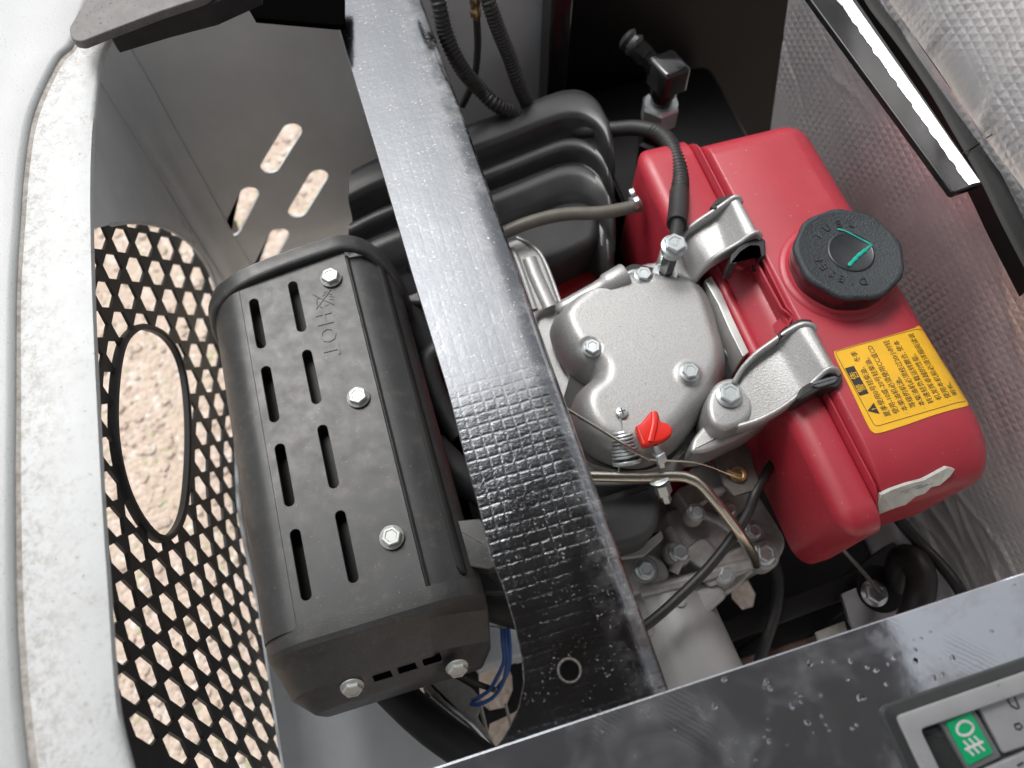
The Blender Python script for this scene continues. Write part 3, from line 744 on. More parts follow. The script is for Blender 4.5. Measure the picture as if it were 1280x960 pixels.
    for i, p in enumerate(pth):
        tt = (pth[min(i + 1, len(pth) - 1)] - pth[max(0, i - 1)]).normalized(); nn_ = Vector((0, 1, 0)).cross(tt); nn_ = nn_.normalized()
        if nn_.z < -.2 or (abs(nn_.z) < .2 and (nn_.x > 0) != (p.x > -.08)): nn_ = -nn_
        rows.append([p + nn_ * b_ + Vector((0, a, 0)) for a, b_ in ((-.010, -.006), (-.010, -.0010), (-.0085, .0004), (-.004, .0009), (.001, .0003), (.0045, .0016), (.0062, .0016), (.0070, -.0010), (.0070, -.010))])
    mk('end_lip', grid(rows), 'muffler_paint', t, sharp=60)
    # dark silencer drum inside
    mk('inner_baffle', box(-.174, .0, .132, .4775, .54, .642, .006), 'under_black', t)
    mk('inner_drum', lathe([(.02, 0), (.052, .004), (.056, .012), (.056, .335), (.05, .345), (.02, .350)], frame_at(mm(-88, 118, 590), (0, 1, 0)), 32), 'under_black', t)
    for px, py, s in ((414, 348, .2), (448, 497, .5), (490, 672, .1)): bolt(t, P(px, py, zt + .0012), (0, 0, 1), .0098, s, 'bolt_dull')
    for px, py in ((440, 857), (571, 833)): bolt(t, PN(px, py, (0, .0735, .6188), (0, -.883, .469)), (0, -.883, .469), .0092, .3, 'bolt_dull')
    # lug behind the cap
    mk('side_lug', bpx([(555, 652), (600, 648), (640, 700), (612, 712), (570, 706)], .628, .605, .0015, .002), 'muffler_end_paint', t)
    mk('side_lug', bpx([(585, 700), (625, 700), (632, 740), (600, 740)], .580, .56, .0015, .002), 'muffler_paint', t)
    # raised lettering and crossed-out hand
    V, Fc = text_mesh('HOT', .0225, .0005, 'LEFT', spacing=1.1)
    o = P(436, 390, zt); M = Matrix.Translation((-.0765, .413, zt + .0003)) @ Matrix.Rotation(-math.pi / 2, 4, 'Z')
    mk('hot_lettering', xf((V, Fc), M), 'muffler_paint', t, smooth=False)
    c = Vector((-.066, .4265)); parts = []
    def stroke(a, b_, wd=.0009):
        return tube([Vector((c.x + a[0] / 1000, c.y + a[1] / 1000, zt + .0001)), Vector((c.x + b_[0] / 1000, c.y + b_[1] / 1000, zt + .0001))], wd, 6, smooth=False)
    parts += [stroke((-9, 9), (9, -9), .0007), stroke((-9, -9), (9, 9), .0007)]
    for a, b_ in (((-3, -9), (-7, -4)), ((-7, -4), (-6, 2)), ((-6, 2), (-3, 3)), ((2, 8), (5, 8)), ((5, 8), (5, 4)), ((7, 5), (9, 3)), ((7, 2), (10, 0)), ((6, -1), (9, -3)), ((3, 6), (0, 4)), ((0, -8), (4, -7))): parts.append(stroke(a, b_, .0006))
    mk('crossed_hand_mark', join(*parts), 'muffler_paint', t)
def grid_ring(hl, r0, r1):
    a = stadium(Vector((-hl, 0)), Vector((hl, 0)), r0, 6); b_ = stadium(Vector((-hl, 0)), Vector((hl, 0)), r1, 6)
    rows = [[Vector((p.x, p.y, 0)) for p in a], [Vector((p.x, p.y, .0009)) for p in inset(ccw(a), -.0003)], [Vector((p.x, p.y, 0)) for p in b_]]
    return grid(rows, True)
muffler()

# ================================================================== CROSS BEAM
def beam():
    def toXY(pts, z): return [P(a, b_, z) for a, b_ in pts]
    z = .745
    L = toXY([(413, 0), (470, 190), (517, 350), (560, 490), (583, 580), (597, 630), (612.5, 695), (629.7, 736.6), (643, 781), (652, 822), (654.3, 853), (648, 884), (635, 912), (621, 934), (600, 948)], z)
    yl = np.array([p.y for p in L][::-1]); xl = np.array([p.x for p in L][::-1])
    ys = np.concatenate([np.linspace(-.012, .12, 60), np.linspace(.125, .80, 60)])
    t = thing('cross_beam', 'long black enamelled cross beam with pressed weave pattern spanning over the engine', 'beam', mm(66, 350, 715))
    rows = []
    for y in ys:
        x0 = float(np.interp(y, yl, xl)) if y < .73 else .019
        x1 = .112 - (.0 if y < .5 else 0) ; ra = .009
        r = [Vector((x0 + .0012, y, z - .0035)), Vector((x0, y, z - .0028)), Vector((x0, y, z - .0006)), Vector((x0 + .0007, y, z))]
        for q in (.12, .3, .5, .7, .86): r.append(Vector((x0 + (x1 - ra * 2.1 - x0) * q, y, z - .0001)))
        r.append(Vector((x1 - ra * 2.1, y, z)))
        for k in range(1, 9):
            a = math.pi / 2 * k / 8; r.append(Vector((x1 - ra * 2.1 + ra * 2.1 * math.sin(a), y, z - ra + ra * math.cos(a))))
        r += [Vector((x1, y, z - .032)), Vector((x1 - .0025, y, z - .032)), Vector((x1 - .003, y, z - .008))]
        rows.append(r)
    o = mk('beam_channel', grid(rows), 'beam_enamel', t, sharp=60)
    h = P(712, 838, z)
    boolean(o, [lathe([(.0068, -.02), (.0068, .02)], Matrix.Translation(h), 24)])
    mk('hole_burr', lathe([(.0068, -.002), (.0070, .0006), (.0080, .0007), (.0086, 0.0)], Matrix.Translation(h), 24)[:1] + ([f for f in lathe([(.0068, -.002), (.0070, .0006), (.0080, .0007), (.0086, 0.0)], None, 24)[1] if len(f) == 4],), 'beam_burr', t)
    mk('rust_edge', grid([[Vector((.1126, y, z - .012)), Vector((.1128, y, z - .020)), Vector((.1126, y, z - .031))] for y in ys]), 'rust_brown', t)
beam()

# ================================================================== CONSOLE PANEL with rocker switch
def console():
    t = thing('control_console', 'glossy black control panel with water drops and a rocker switch, lower right corner', 'control panel', mm(180, -60, 760))
    z = .770
    bz = P(1096, 885, z); bx0, by1 = bz.x, bz.y
    out = [Vector((-.16, -.34)), Vector((.62, -.34)), Vector((.62, -.0015)), Vector((-.16, -.0025))]
    rc = [Vector((bx0 + .004, by1 - .115)), Vector((.40, by1 - .115)), Vector((.40, by1 - .004)), Vector((bx0 + .004, by1 - .004))]
    pz = plate([ccw(out), ccw(rc)], z - .003, z, .0007)
    mk('panel_sheet', pz, 'console_enamel', t, sharp=22)
    mk('panel_skirt', box(-.16, .62, -.0075, -.0042, .700, z - .0032, .001), 'black_gloss', t)
    # bezel: dark outer collar, grey inner frame, recess
    def rect(x0, x1, y0, y1, r): return round_poly([Vector((x0, y0)), Vector((x1, y0)), Vector((x1, y1)), Vector((x0, y1))], r, 4)
    def ringmesh(prof, m, name):
        rows = []
        for ins, zz, r in prof: rows.append([Vector((p.x, p.y, z + zz)) for p in rect(bx0 + ins, .372 - ins, by1 - .100 + ins, by1 - ins, r)])
        mk(name, grid(rows, True), m, t, sharp=35)
    ringmesh([(-.0003, -.002, .007), (-.0003, .0015, .007), (.0010, .0032, .006), (.0062, .0046, .004), (.0072, .0040, .004)], 'bezel_dark', 'bezel_collar')
    ringmesh([(.0070, .0040, .0035), (.0076, .0052, .003), (.0086, .0058, .003), (.0180, .0050, .003), (.0186, .0040, .003), (.0190, -.016, .003)], 'bezel_grey', 'bezel_frame')
    mk('recess_floor', box(bx0 + .012, .37, by1 - .1, by1 - .012, z - .02, z - .014, .0005), 'bezel_dark', t)
    # rocker: tilted cap; left end sunk and dark
    A = P(1158, 903, z - .001); xr0 = A.x; yr1 = by1 - .0205; yr0 = yr1 - .052
    rk = thing_part('rocker', t)
    mk_r = lambda name, vf, m, par: mk(name, vf, m, par, sharp=35)
    ro = mk_r('rocker', box(bx0 + .020, .345, yr0, yr1, z - .014, z - .0025, .0015), 'bezel_dark', t)
    q = [(1181.7, 903), (1213, 889), (1241.7, 941), (1210, 957.5)]
    zz = z + .0012
    mk_r('button', bpx([(1174, 901), (1216, 883), (1253, 946), (1212, 966)], z + .0006, z - .010, .0012, .002), 'bezel_rim', ro)
    gq = pl2(q, zz); lens = round_poly(gq, .0014, 4)
    mk_r('green_lens', pillow(lens, zz + .0006, zz - .002, .0005), 'switch_green', ro)
    mk_r('grey_rocker_half', bpx([(1219, 873), (1285, 846), (1320, 920), (1255, 942)], z + .0005, z - .010, .0012, .002), 'bezel_grey', ro)
    # fog lamp symbol on the lens and pictograms on the grey half
    c0, e1, e2 = (gq[0] + gq[1] + gq[2] + gq[3]) / 4, (gq[1] - gq[0]), (gq[3] - gq[0])
    def loc(u, v): return c0 + e1 * u + e2 * v
    zs = zz + .0009
    def wire(pts, wd, m='switch_white', par=ro, name='symbol', closed=False):
        pp = [Vector((p.x, p.y, zs)) for p in pts]
        if closed: pp = pp + [pp[0], pp[1]]
        return tube(pp, wd, 6, smooth=False, flat=.25)
    ring_pts = []
    for k in range(28):
        a = 2 * math.pi * k / 28; u = .30 * math.cos(a); v = .155 * math.sin(a)
        if v > 0: v *= .9; u *= 1.0
        else: u *= (1 - .12 * abs(math.sin(a)))
        ring_pts.append(loc(u + .0, v - .215))
    parts = [wire(ring_pts, .00085, closed=True)]
    for k in (-1, 0, 1): parts.append(wire([loc(.21 * k - .05, .0), loc(.21 * k + .03, .14), loc(.21 * k - .04, .22), loc(.21 * k + .04, .36)], .00075))
    parts.append(wire([loc(-.36, .18), loc(.36, .18)], .00085))
    mk('fog_lamp_symbol', join(*parts), 'switch_white', ro)
    zs = z + .0008
    def W2(pts, closed=False, wd=.0006): return wire([P(a, b_, zs).to_2d() for a, b_ in pts], wd, closed=closed)
    mk('pictogram', join(W2([(1261, 868), (1268, 870), (1274, 885), (1271, 886), (1264, 882), (1260, 876)], True, .0007), W2([(1268, 906), (1274, 904), (1278, 908), (1275, 912), (1270, 911)], True, .0006)), 'bezel_dark', ro)
    # second rocker edge at the frame
    mk('lower_rocker', bpx([(1228, 962), (1300, 932), (1330, 990), (1250, 1010)], z + .002, z - .012, .0012, .003), 'bezel_grey', t)
    mk('pictogram', join(tube([P(1272, 957, z + .0022), P(1279, 953, z + .0022)], .0007, 6, smooth=False)), 'bezel_dark', t)
    # drops of water
    rnd = random.Random(11); parts = []
    spots = [(892, 832), (902, 838), (955, 860), (958, 852), (955, 856), (962, 828), (993, 794), (1005, 808), (1012, 829), (1028, 827), (1042, 827), (1063, 826), (1084, 834), (1108, 855), (1163, 790), (1142, 800), (1144, 813), (1145, 825), (1175, 824), (1042, 825), (1117, 822), (1110, 830), (1011, 831), (1026, 869), (1037, 913), (1009, 903), (1017, 916), (1027, 895), (1071, 906), (961, 926), (984, 931), (960, 899), (944, 950), (905, 849), (843, 912), (883, 895), (1074, 872), (1078, 870), (893, 882), (1245, 768), (1240, 790), (1250, 720), (1268, 732), (902, 930), (1033, 906), (960, 912), (1000, 870), (1060, 850), (1095, 838), (1160, 850), (1178, 843), (1167, 848)]
    for _ in range(30): spots.append((rnd.uniform(700, 1280), rnd.uniform(740, 955)))
    for px, py in spots:
        q = P(px, py, z)
        if q.y > -.006 or q.x > bx0 - .004 and q.y < by1 + .002 and q.x < .38: continue
        r = rnd.choice((.0007, .0009, .0012, .0017)) * rnd.uniform(.8, 1.2); M = Matrix.Translation(q) @ Matrix.Rotation(rnd.uniform(0, 6), 4, 'Z') @ Matrix.Diagonal((1.25, .9, 1, 1))
        parts.append(lathe([(r, .0001), (r * .93, r * .25), (r * .7, r * .45), (r * .35, r * .58), (r * .05, r * .6)], M, 12))
    mk('water_drops', join(*parts), 'water', t, kind='stuff')
def thing_part(name, parent): return None
console()

# ================================================================== FUEL TANK
TX0, TX1, TY0, TY1, TZ = .349, .474, .078, .492, .690
def tank_z(x, y):
    """height of the top skin of the deep tank half"""
    R = .030
    a = max(0, (x - (TX1 - .030)) / .030, ((TX0 + .006) - x) / .006 * .5); b_ = max(0, ((TY0 + .062) - y) / .062, (y - (TY1 - .030)) / .030)
    return TZ - R * (1 - math.sqrt(max(0, 1 - min(1, a * a + b_ * b_))))
def tank():
    t = thing('fuel_tank', 'red two-piece steel fuel tank with black screw cap and yellow warning label', 'fuel tank', mm(400, 280, 540))
    mk('deep_shell', rbox(TX0, TX1, TY0, TY1, .007, .030, .062, .030, TZ, .030, .545, 12, 10, .015), 'red_paint', t, sharp=60)
    # shallow half: two raised blocks with a waist between them
    def prof(y0, y1, pts, ends=(.0, .0), n=6):
        rows = []
        for k in range(n + 1):
            y = y0 + (y1 - y0) * k / n; rows.append([Vector((x, y, z)) for x, z in pts])
        V, Fc = grid(rows); m_ = len(pts); Fc += [tuple(range(m_))[::-1], tuple(range(n * m_, (n + 1) * m_))]; return V, Fc
    lower = rbox(.3130, .3485, .064, .214, .016, .003, .024, .012, .6745, .016, .545, 10, 8, .004)
    mk('shallow_shell', lower, 'red_paint', t, sharp=60)
    upper = rbox(.2880, .3485, .384, .512, .014, .003, .020, .030, .672, .014, .500, 10, 8, .004)
    mk('shallow_shell', upper, 'red_paint', t, sharp=60)
    # waist: pressed channel profile
    pr = [(.3485, .56), (.318, .56), (.3150, .630), (.3160, .6430), (.3195, .6490), (.3250, .6500), (.3285, .6480), (.3315, .6520), (.3400, .6590), (.3445, .6640), (.3485, .6650)]
    rows = []
    for k in range(11):
        y = .200 + .200 * k / 10; rows.append([Vector((x, y, z)) for x, z in pr])
    mk('waist_channel', grid(rows), 'red_paint', t, sharp=70)
    # welded seam flange
    rows = []
    for k in range(61):
        y = .076 + .436 * k / 60; zz = .6775 + (.0 if .26 < y < .385 else .003)
        if y < .10: zz -= .05 * (1 - math.cos((.10 - y) / .038 * math.pi / 2))
        if y > .48: zz -= .03 * (1 - math.cos((y - .48) / .032 * math.pi / 2))
        rows.append([Vector((.3478, y, .60)), Vector((.3478, y, zz)), Vector((.3484, y, zz + .0018)), Vector((.3500, y, zz + .0018)), Vector((.3506, y, zz)), Vector((.3506, y, .60))])
    mk('seam_flange', grid(rows), 'red_paint', t, sharp=60)
    # holding strap: thin folded red strip beside the seam, notched at both ends
    def strip(pts, h=.0065, th=.0011, name='strap_edge'):
        rows = []
        for i, p in enumerate(pts):
            a, c = pts[max(0, i - 1)], pts[min(len(pts) - 1, i + 1)]; d = (c - a); d.z = 0; d.normalize(); nn_ = Vector((d.y, -d.x, 0)) * th
            rows.append([p - nn_ - Vector((0, 0, h)), p - nn_, p + nn_, p + nn_ - Vector((0, 0, h))])
        mk(name, grid(rows), 'red_paint', t, sharp=50)
    strip(TP([(922, 318, .681), (934, 308, .683), (942, 306, .684), (945, 325, .684), (958, 350, .685), (977, 385, .685), (985, 391, .685), (990, 396, .684), (984, 408, .681)]))
    strip(TP([(946, 302, .685), (952, 306, .687), (953, 322, .687), (968, 352, .687), (984, 384, .687), (992, 392, .687), (1004, 396, .687)]))
    strip(TP([(914, 332, .676), (912, 326, .677), (922, 318, .681)]))
    # gusset faces closing the notches
    mk('strap_flap', grid([TP([(915, 333, .668), (914, 326, .675), (934, 309, .681), (941, 310, .683)]), TP([(925, 338, .669), (930, 336, .673), (942, 330, .677), (946, 328, .681)])]), 'red_paint', t)
    mk('strap_flap', grid([TP([(972, 418, .665), (978, 412, .671), (984, 406, .677), (989, 398, .681)]), TP([(965, 408, .665), (970, 402, .669), (978, 394, .674), (984, 390, .680)])]), 'red_paint', t)
    # filler neck ring and cap
    c = P(1062, 316, .719); neck = Vector((c.x, c.y, TZ))
    mk('filler_ring', lathe([(.057, -.004), (.0555, .0005), (.0535, .0022), (.0500, .0026), (.048, .006)], Matrix.Translation(neck), 56), 'red_paint', t)
    lob = lambda a, z: 1 + (.018 * math.cos(a * 9 + .6) if z > .004 else .0)
    cap_o = mk('filler_cap', lathe([(.0470, .002), (.0475, .004), (.0488, .016), (.0496, .0265), (.0490, .0290), (.0468, .0302), (.0445, .0298), (.0436, .0293), (.0002, .0300)], Matrix.Translation(neck), 108, rf=lambda a, z: 1 + .019 * math.cos(a * 9 + .6) * min(1, max(0, (z - .002) / .01)) if z > .0299 or z < .0291 else 1), 'cap_plastic', t, sharp=50)
    mk('grip_wall', lathe([(.0476, .003), (.0490, .016), (.0498, .0255)], Matrix.Translation(neck), 108, rf=lambda a, z: 1 + .019 * math.cos(a * 9 + .6) * min(1, (z) / .012))[:1] + ([f for f in lathe([(1, 0), (1, .1), (1, .2)], None, 108)[1] if len(f) == 4],), 'cap_gloss', cap_o)
    mk('centre_disc', lathe([(.0215, .0298), (.0213, .0306), (.0200, .0310), (.0190, .0304), (.0002, .0304)], Matrix.Translation(neck + Vector((.001, 0, 0))), 40), 'cap_smooth', cap_o)
    # moulded lettering round the rim
    def arc_text(s, a0, step, r, size):
        parts = []
        for i, ch in enumerate(s):
            a = a0 - step * i
            if ch == ' ': continue
            V, Fc = text_mesh(ch, size, .00035, 'CENTER'); M = Matrix.Translation(neck + Vector((.001 + r * math.cos(a), r * math.sin(a), .0302))) @ Matrix.Rotation(a - math.pi / 2, 4, 'Z')
            parts.append(xf((V, Fc), M))
        mk('cap_lettering', join(*parts), 'cap_letter', cap_o, smooth=False)
    arc_text('FUEL', math.radians(128), math.radians(22), .0285, .0105)
    arc_text('DIESEL', math.radians(262), math.radians(17), .0285, .0105)
    # green felt-pen tick
    zz = .7212
    tk = [P(1047, 286, zz), P(1056, 288, zz), P(1090, 306, zz), P(1073, 319, zz), P(1061, 332, zz)]
    tick = tube(tk, .0013, 6, flat=.25, smooth=False, step=.0012, rf=lambda s, T: .55 + 1.2 * max(0, s / T - .35) if s / T < .62 else 1.25 + .2 * math.sin(s * 900))
    mk('felt_pen_tick', tick, 'marker_green', cap_o)
    # ---- yellow warning label, conforming to the tank
    cx = [(1043, 441), (1050, 437), (1100, 423), (1140, 411), (1150, 405), (1156, 407), (1172, 430), (1190, 455), (1205, 475), (1216, 494), (1216, 502), (1205, 508), (1170, 518), (1130, 532), (1100, 541), (1091, 540), (1084, 530), (1065, 490), (1048, 455)]
    o2 = smooth_poly(pl2(cx, TZ + .0005), sub=4)
    def conform(vf, up):
        return [Vector((v.x, v.y, tank_z(v.x, v.y) + up + v.z)) for v in vf[0]], vf[1]
    flat = relief(o2, lambda d, x, y: .0004, 0.0, gs=.004, rings=(0, .001))
    lb = mk('warning_label', conform(flat, .0002), 'label_yellow', t, sharp=50)
    x0, x1, y0, y1 = .3665, .4660, .140, .2235
    ol = round_poly([Vector((x0 + .003, y0 + .0035)), Vector((x1 - .003, y0 + .0035)), Vector((x1 - .0035, y1 - .0035)), Vector((x0 + .003, y1 - .0035))], .004, 5)
    bb = []; 
    for i in range(len(ol)):
        a, b_ = ol[i], ol[(i + 1) % len(ol)]; n_ = max(1, int((b_ - a).length / .004))
        for k in range(n_): bb.append(a.lerp(b_, k / n_))
    rows = [[Vector((p.x, p.y, 0)) for p in bb], [Vector((p.x, p.y, 0)) for p in inset(ccw(bb), .00045)]]
    rows = [[Vector((p.x, p.y, 0)) for p in ccw([Vector((q.x, q.y)) for q in bb])], rows[1]]
    mk('label_border', conform(grid(rows, True), .00085), 'label_black', lb, smooth=False)
    lines = [(' 夏季使用0号轻柴油、 冬季', 0), ('使用-10或-20号轻柴油。', .002), ('· 本柴油机必须使用CC或CD', -.001), ('等级的机油。', .003), ('· 本柴油机必须经过20小时轻', -.001), ('转速轻负载运转磨合, 使本', .002), ('机发挥卓越的性能。', .003), ('· 使用本机前必须详细阅读说', -.001), ('明书。', .003)]
    parts = []; size = .0066
    for i, (s, dy) in enumerate(lines):
        vf = text_mesh(s, size, 0)
        M = Matrix.Translation((x0 + .0215 + i * .0084, y0 + .0075 + dy, 0)) @ Matrix.Rotation(math.pi / 2, 4, 'Z') @ Matrix.Diagonal((.855, 1, 1, 1))
        parts.append(xf(vf, M))
    mk('label_print', conform(join(*parts), .00088), 'label_black', lb, smooth=False)
    hb = [Vector((x0 + .0042, y0 + .034)), Vector((x0 + .0130, y0 + .034)), Vector((x0 + .0130, y0 + .062)), Vector((x0 + .0042, y0 + .062))]
    mk('label_heading_box', conform(plate([hb], 0, .0001), .00090), 'label_black', lb, smooth=False)
    vf = text_mesh('警  告', .0082, 0)
    mk('label_heading', conform(xf(vf, Matrix.Translation((x0 + .0115, y0 + .0365, 0)) @ Matrix.Rotation(math.pi / 2, 4, 'Z')), .00115), 'label_yellow', lb, smooth=False)
    tri = [Vector((x0 + .0128, y0 + .0135)), Vector((x0 + .0128, y0 + .0245)), Vector((x0 + .0040, y0 + .0190))]
    mk('label_triangle', conform(plate([ccw(tri)], 0, .0001), .00090), 'label_black', lb, smooth=False)
    vf = text_mesh('!', .0062, 0, 'CENTER', bold=.0001)
    mk('label_exclamation', conform(xf(vf, Matrix.Translation((x0 + .0122, y0 + .0190, 0)) @ Matrix.Rotation(math.pi / 2, 4, 'Z')), .00115), 'label_yellow', lb, smooth=False)
    # torn white label on the front face
    fp = [(1098, 616), (1110, 610), (1130, 603), (1150, 598), (1165, 590), (1180, 582), (1189, 584), (1183, 593), (1170, 604), (1160, 606), (1152, 614), (1140, 618), (1128, 628), (1112, 633), (1095, 640), (1094, 628)]
    q = []
    for i, (a, b_) in enumerate(fp):
        best = None
        for k in range(400):
            zz = .690 - k * .0003; p = P(a, b_, zz)
            if p.y < TY0 or tank_z(p.x, p.y) < zz + 0 and False: continue
            if zz <= tank_z(p.x, p.y) + .0006: best = p; break
        if best is None: best = PY(a, b_, TY0 - .0006)
        q.append(best)
    dl = delaunay_2d_cdt([Vector((p.x, p.z)) for p in q], [], [list(range(len(q)))], 1, 1e-7)
    V = [p + Vector((0, -.0030, .0030)) for p in q] + [p + Vector((0, -.0002, .0002)) for p in q]; Fc = [tuple(f) for f in dl[2]]; nq = len(q)
    Fc += [(i, (i + 1) % nq, nq + (i + 1) % nq, nq + i) for i in range(nq)]
    tl = mk('torn_label', (V, Fc), 'label_white', t, smooth=False)
    V = [p for p in V[:nq]]; parts = []; up_ = Vector((0, -.0006, .0006))
    for k in range(5):
        f = .18 + .15 * k; A_p, B_p = V[0].lerp(V[14], f) + up_, V[4 + (k > 2)].lerp(V[9 + (k < 2)], f * .8 + .1) + up_
        a0, a1 = (.06, .9) if k % 2 else (.10, .78); parts.append(tube([A_p.lerp(B_p, a0), A_p.lerp(B_p, a1)], .0005, 5, smooth=False))
    mk('faded_print', join(*parts), 'label_grey', tl)
tank()

# ================================================================== ENGINE
def engine():
    t = thing('diesel_engine', 'small air-cooled diesel engine with cast aluminium valve cover, red lever and bracket arms', 'engine', mm(210, 260, 450))
    # ---- head plate, finned body, shroud
    hp = [(634, 300), (655, 296), (675, 320), (702, 384), (760, 350), (800, 330), (846, 322), (880, 330), (898, 350), (925, 430), (918, 470), (930, 500), (890, 545), (850, 575), (838, 605), (740, 606), (722, 585), (700, 520), (690, 470), (640, 380)]
    mk('cylinder_head', bpx(hp, .602, .520, .004, .006), 'cast_aluminium', t)
    mk('red_shroud', bpx([(640, 330), (720, 330), (760, 322), (800, 360), (880, 380), (900, 600), (700, 640), (560, 520), (500, 380), (560, 330)], .535, .42, .02, .03), 'red_shroud', t)
    mk('red_shroud', bpx([(524, 395), (560, 430), (590, 560), (560, 500), (540, 470)], .55, .42, .004, .004), 'red_shroud', t)
    # sloped cast channel to the upper left
    mk('intake_port', bpx([(632, 302), (650, 296), (660, 298), (677, 316), (700, 378), (690, 384), (672, 392), (668, 430), (640, 400)], .612, .55, .004, .005), 'cast_aluminium', t)
    mk('port_rib', tube(TP([(640, 312, .612), (648, 330, .613), (668, 388, .612)]), .0042, 10), 'cast_aluminium', t)
    mk('port_rib', tube(TP([(662, 324, .6125), (670, 345, .613), (688, 385, .612)]), .0080, 12, flat=.6), 'cast_aluminium', t)
    mk('port_rib', tube(TP([(646, 297, .612), (676, 318, .613), (701, 380, .612)]), .0020, 10), 'cast_aluminium', t)
    # ---- gasket flange under the cover
    fl = [(700, 440), (712, 470), (703, 500), (706, 528), (718, 560), (738, 580), (775, 590), (812, 588), (838, 577), (868, 548), (905, 505), (916, 470), (908, 400), (880, 345), (840, 340), (790, 330), (700, 380), (688, 410)]
    mk('head_flange', bpx(fl, .612, .596, .0015, .006), 'cast_aluminium', t)
    mk('gasket', bpx([(x + (1 if x < 800 else -1), y - 1) for x, y in fl], .6138, .6121, .0004, .006), 'black_matte', t)
    # ---- valve cover
    zb = .6142; Hc = .0410
    oc_ = [(688, 412), (692, 395), (706, 378), (728, 362), (752, 352), (785, 343), (800, 338), (820, 346), (845, 350), (868, 356), (884, 370), (894, 392), (902, 420), (909, 448), (906, 476), (893, 500), (875, 522), (858, 545), (836, 565), (808, 578), (778, 578), (748, 568), (730, 553), (717, 530), (714, 508), (720, 490), (731, 479), (737, 474), (728, 470), (712, 458), (699, 440)]
    ol = smooth_poly(pl2(oc_, .630), sub=4)
    bosses = [(P(738, 436, .652), .0095, .0375), (P(862, 466, .657), .0105, .044), (P(803, 346, .652), .0098, .040)]
    dm = lambda d: Hc * (1 - (1 - min(d / .0235, 1)) ** 2.4) ** .62
    def fun(d, x, y):
        z = dm(d)
        tilt = (y - .28) * .03
        z = z + tilt * min(1, d / .02)
        for c, r, hb_ in bosses:
            q = math.hypot(x - c.x, y - c.y)
            wgt = 1 / (1 + math.exp((q - r) / .0011)); z = max(z, 0) * (1 - wgt) + max(z if q > r else 0, hb_ + tilt * 0) * wgt if hb_ > z - .004 or q < r else z
        return zb + z
    mk('valve_cover', relief(ol, fun, zb, gs=.0022, rings=(0, .0004, .0012, .0026, .0045, .007, .010, .0135)), 'cast_aluminium', t, sharp=75)
    for px, py, z, s in ((740, 436, .6535, .2), (862, 466, .660, .9), (804, 345, .6555, .6)): bolt(t, P(px, py, z), (0, 0, 1), .0088, s)
    # cross-head screw
    M = frame_at(P(777, 516, .6545), (0, .05, 1)); mk('screw', xf(join(lathe([(.0055, 0), (.0060, .0012), (.0052, .0030), (.0030, .0040), (.0002, .0042)], None, 20)), M), 'zinc', t)
    mk('screw_slot', xf(join(box(-.0034, .0034, -.0006, .0006, .0036, .0044, .0001), box(-.0006, .0006, -.0034, .0034, .0036, .00445, .0001)), M), 'label_black', t, smooth=False)
    # breather spigot, lying over the cover edge
    a, b_ = P(700, 388, .640), P(783, 343, .656); ax = (b_ - a); L = ax.length
    mk('breather_spigot', lathe([(.004, -.004), (.0075, .0), (.0085, .006), (.0088, L * .55), (.0096, L * .66), (.0118, L * .70), (.0122, L * .76), (.0126, L - .002), (.0114, L), (.0050, L), (.0045, L - .004), (.0003, L - .004)], frame_at(a, ax), 32), 'cast_aluminium', t, sharp=50)
    mk('vent_nipple', tube(TP([(782, 345, .652), (792, 341, .652), (799, 343, .650)]), .0038, 10), 'zinc', t)
    # ---- machined edge strip and grey side wall beside the tank
    mk('side_casting', bpx([(868, 352), (890, 346), (908, 372), (938, 442), (922, 462), (906, 440), (896, 396)], .622, .56, .002, .002), 'cast_dirty', t)
    mk('machined_edge', bpx([(881, 350), (889, 345), (902, 366), (916, 398), (936, 440), (929, 446), (912, 412), (898, 380)], .6510, .600, .0005, .001), 'machined', t)
    mk('dark_gap', bpx([(902, 452), (912, 462), (906, 482), (900, 470)], .6142, .60, .0005, .001), 'black_matte', t)
    # ---- bracket arms
    def arm(pxA, ribU, ribL, web, boss, bz):
        mk('bracket_web', solid(grid(web), .003), 'cast_aluminium', t, sharp=80)
        for rib in (ribU, ribL):
            q = smooth_poly(TP(rib), closed=False, sub=6); rows = []
            for i, p in enumerate(q):
                a_, c_ = q[max(0, i - 1)], q[min(len(q) - 1, i + 1)]; d = c_ - a_; d.z = 0; d.normalize(); nn_ = Vector((d.y, -d.x, 0)); wd = .0024
                rows.append([p - nn_ * wd - Vector((0, 0, .016)), p - nn_ * wd - Vector((0, 0, .0016)), p - nn_ * wd * .45, p + nn_ * wd * .45, p + nn_ * wd - Vector((0, 0, .0016)), p + nn_ * wd - Vector((0, 0, .016))])
            V, Fc = grid(rows); n = 6; Fc += [tuple(range(n))[::-1], tuple(range((len(rows) - 1) * n, len(rows) * n))]
            mk('bracket_rib', (V, Fc), 'cast_aluminium', t, sharp=75)
    def web_rows(u, l, sinks, n=9):
        """sheet between the two ribs; sinks = depth of the sheet under the rib tops along the arm"""
        qu, ql = smooth_poly(TP(u), closed=False, sub=6), smooth_poly(TP(l), closed=False, sub=6); rows = []
        m_ = 30
        for k in range(m_ + 1):
            f = k / m_; a_ = qu[int(round(f * (len(qu) - 1)))]; c_ = ql[int(round(f * (len(ql) - 1)))]; s = float(np.interp(f, [x for x, _ in sinks], [y for _, y in sinks]))
            rows.append([a_.lerp(c_, j / n) - Vector((0, 0, s)) for j in range(n + 1)])
        return rows
    # lower arm (px 885..1050)
    u = [(918, 478, .668), (930, 458, .678), (946, 441, .686), (965, 427, .692), (985, 413, .698), (1003, 404, .704), (1016, 405, .704), (1022, 412, .700)]
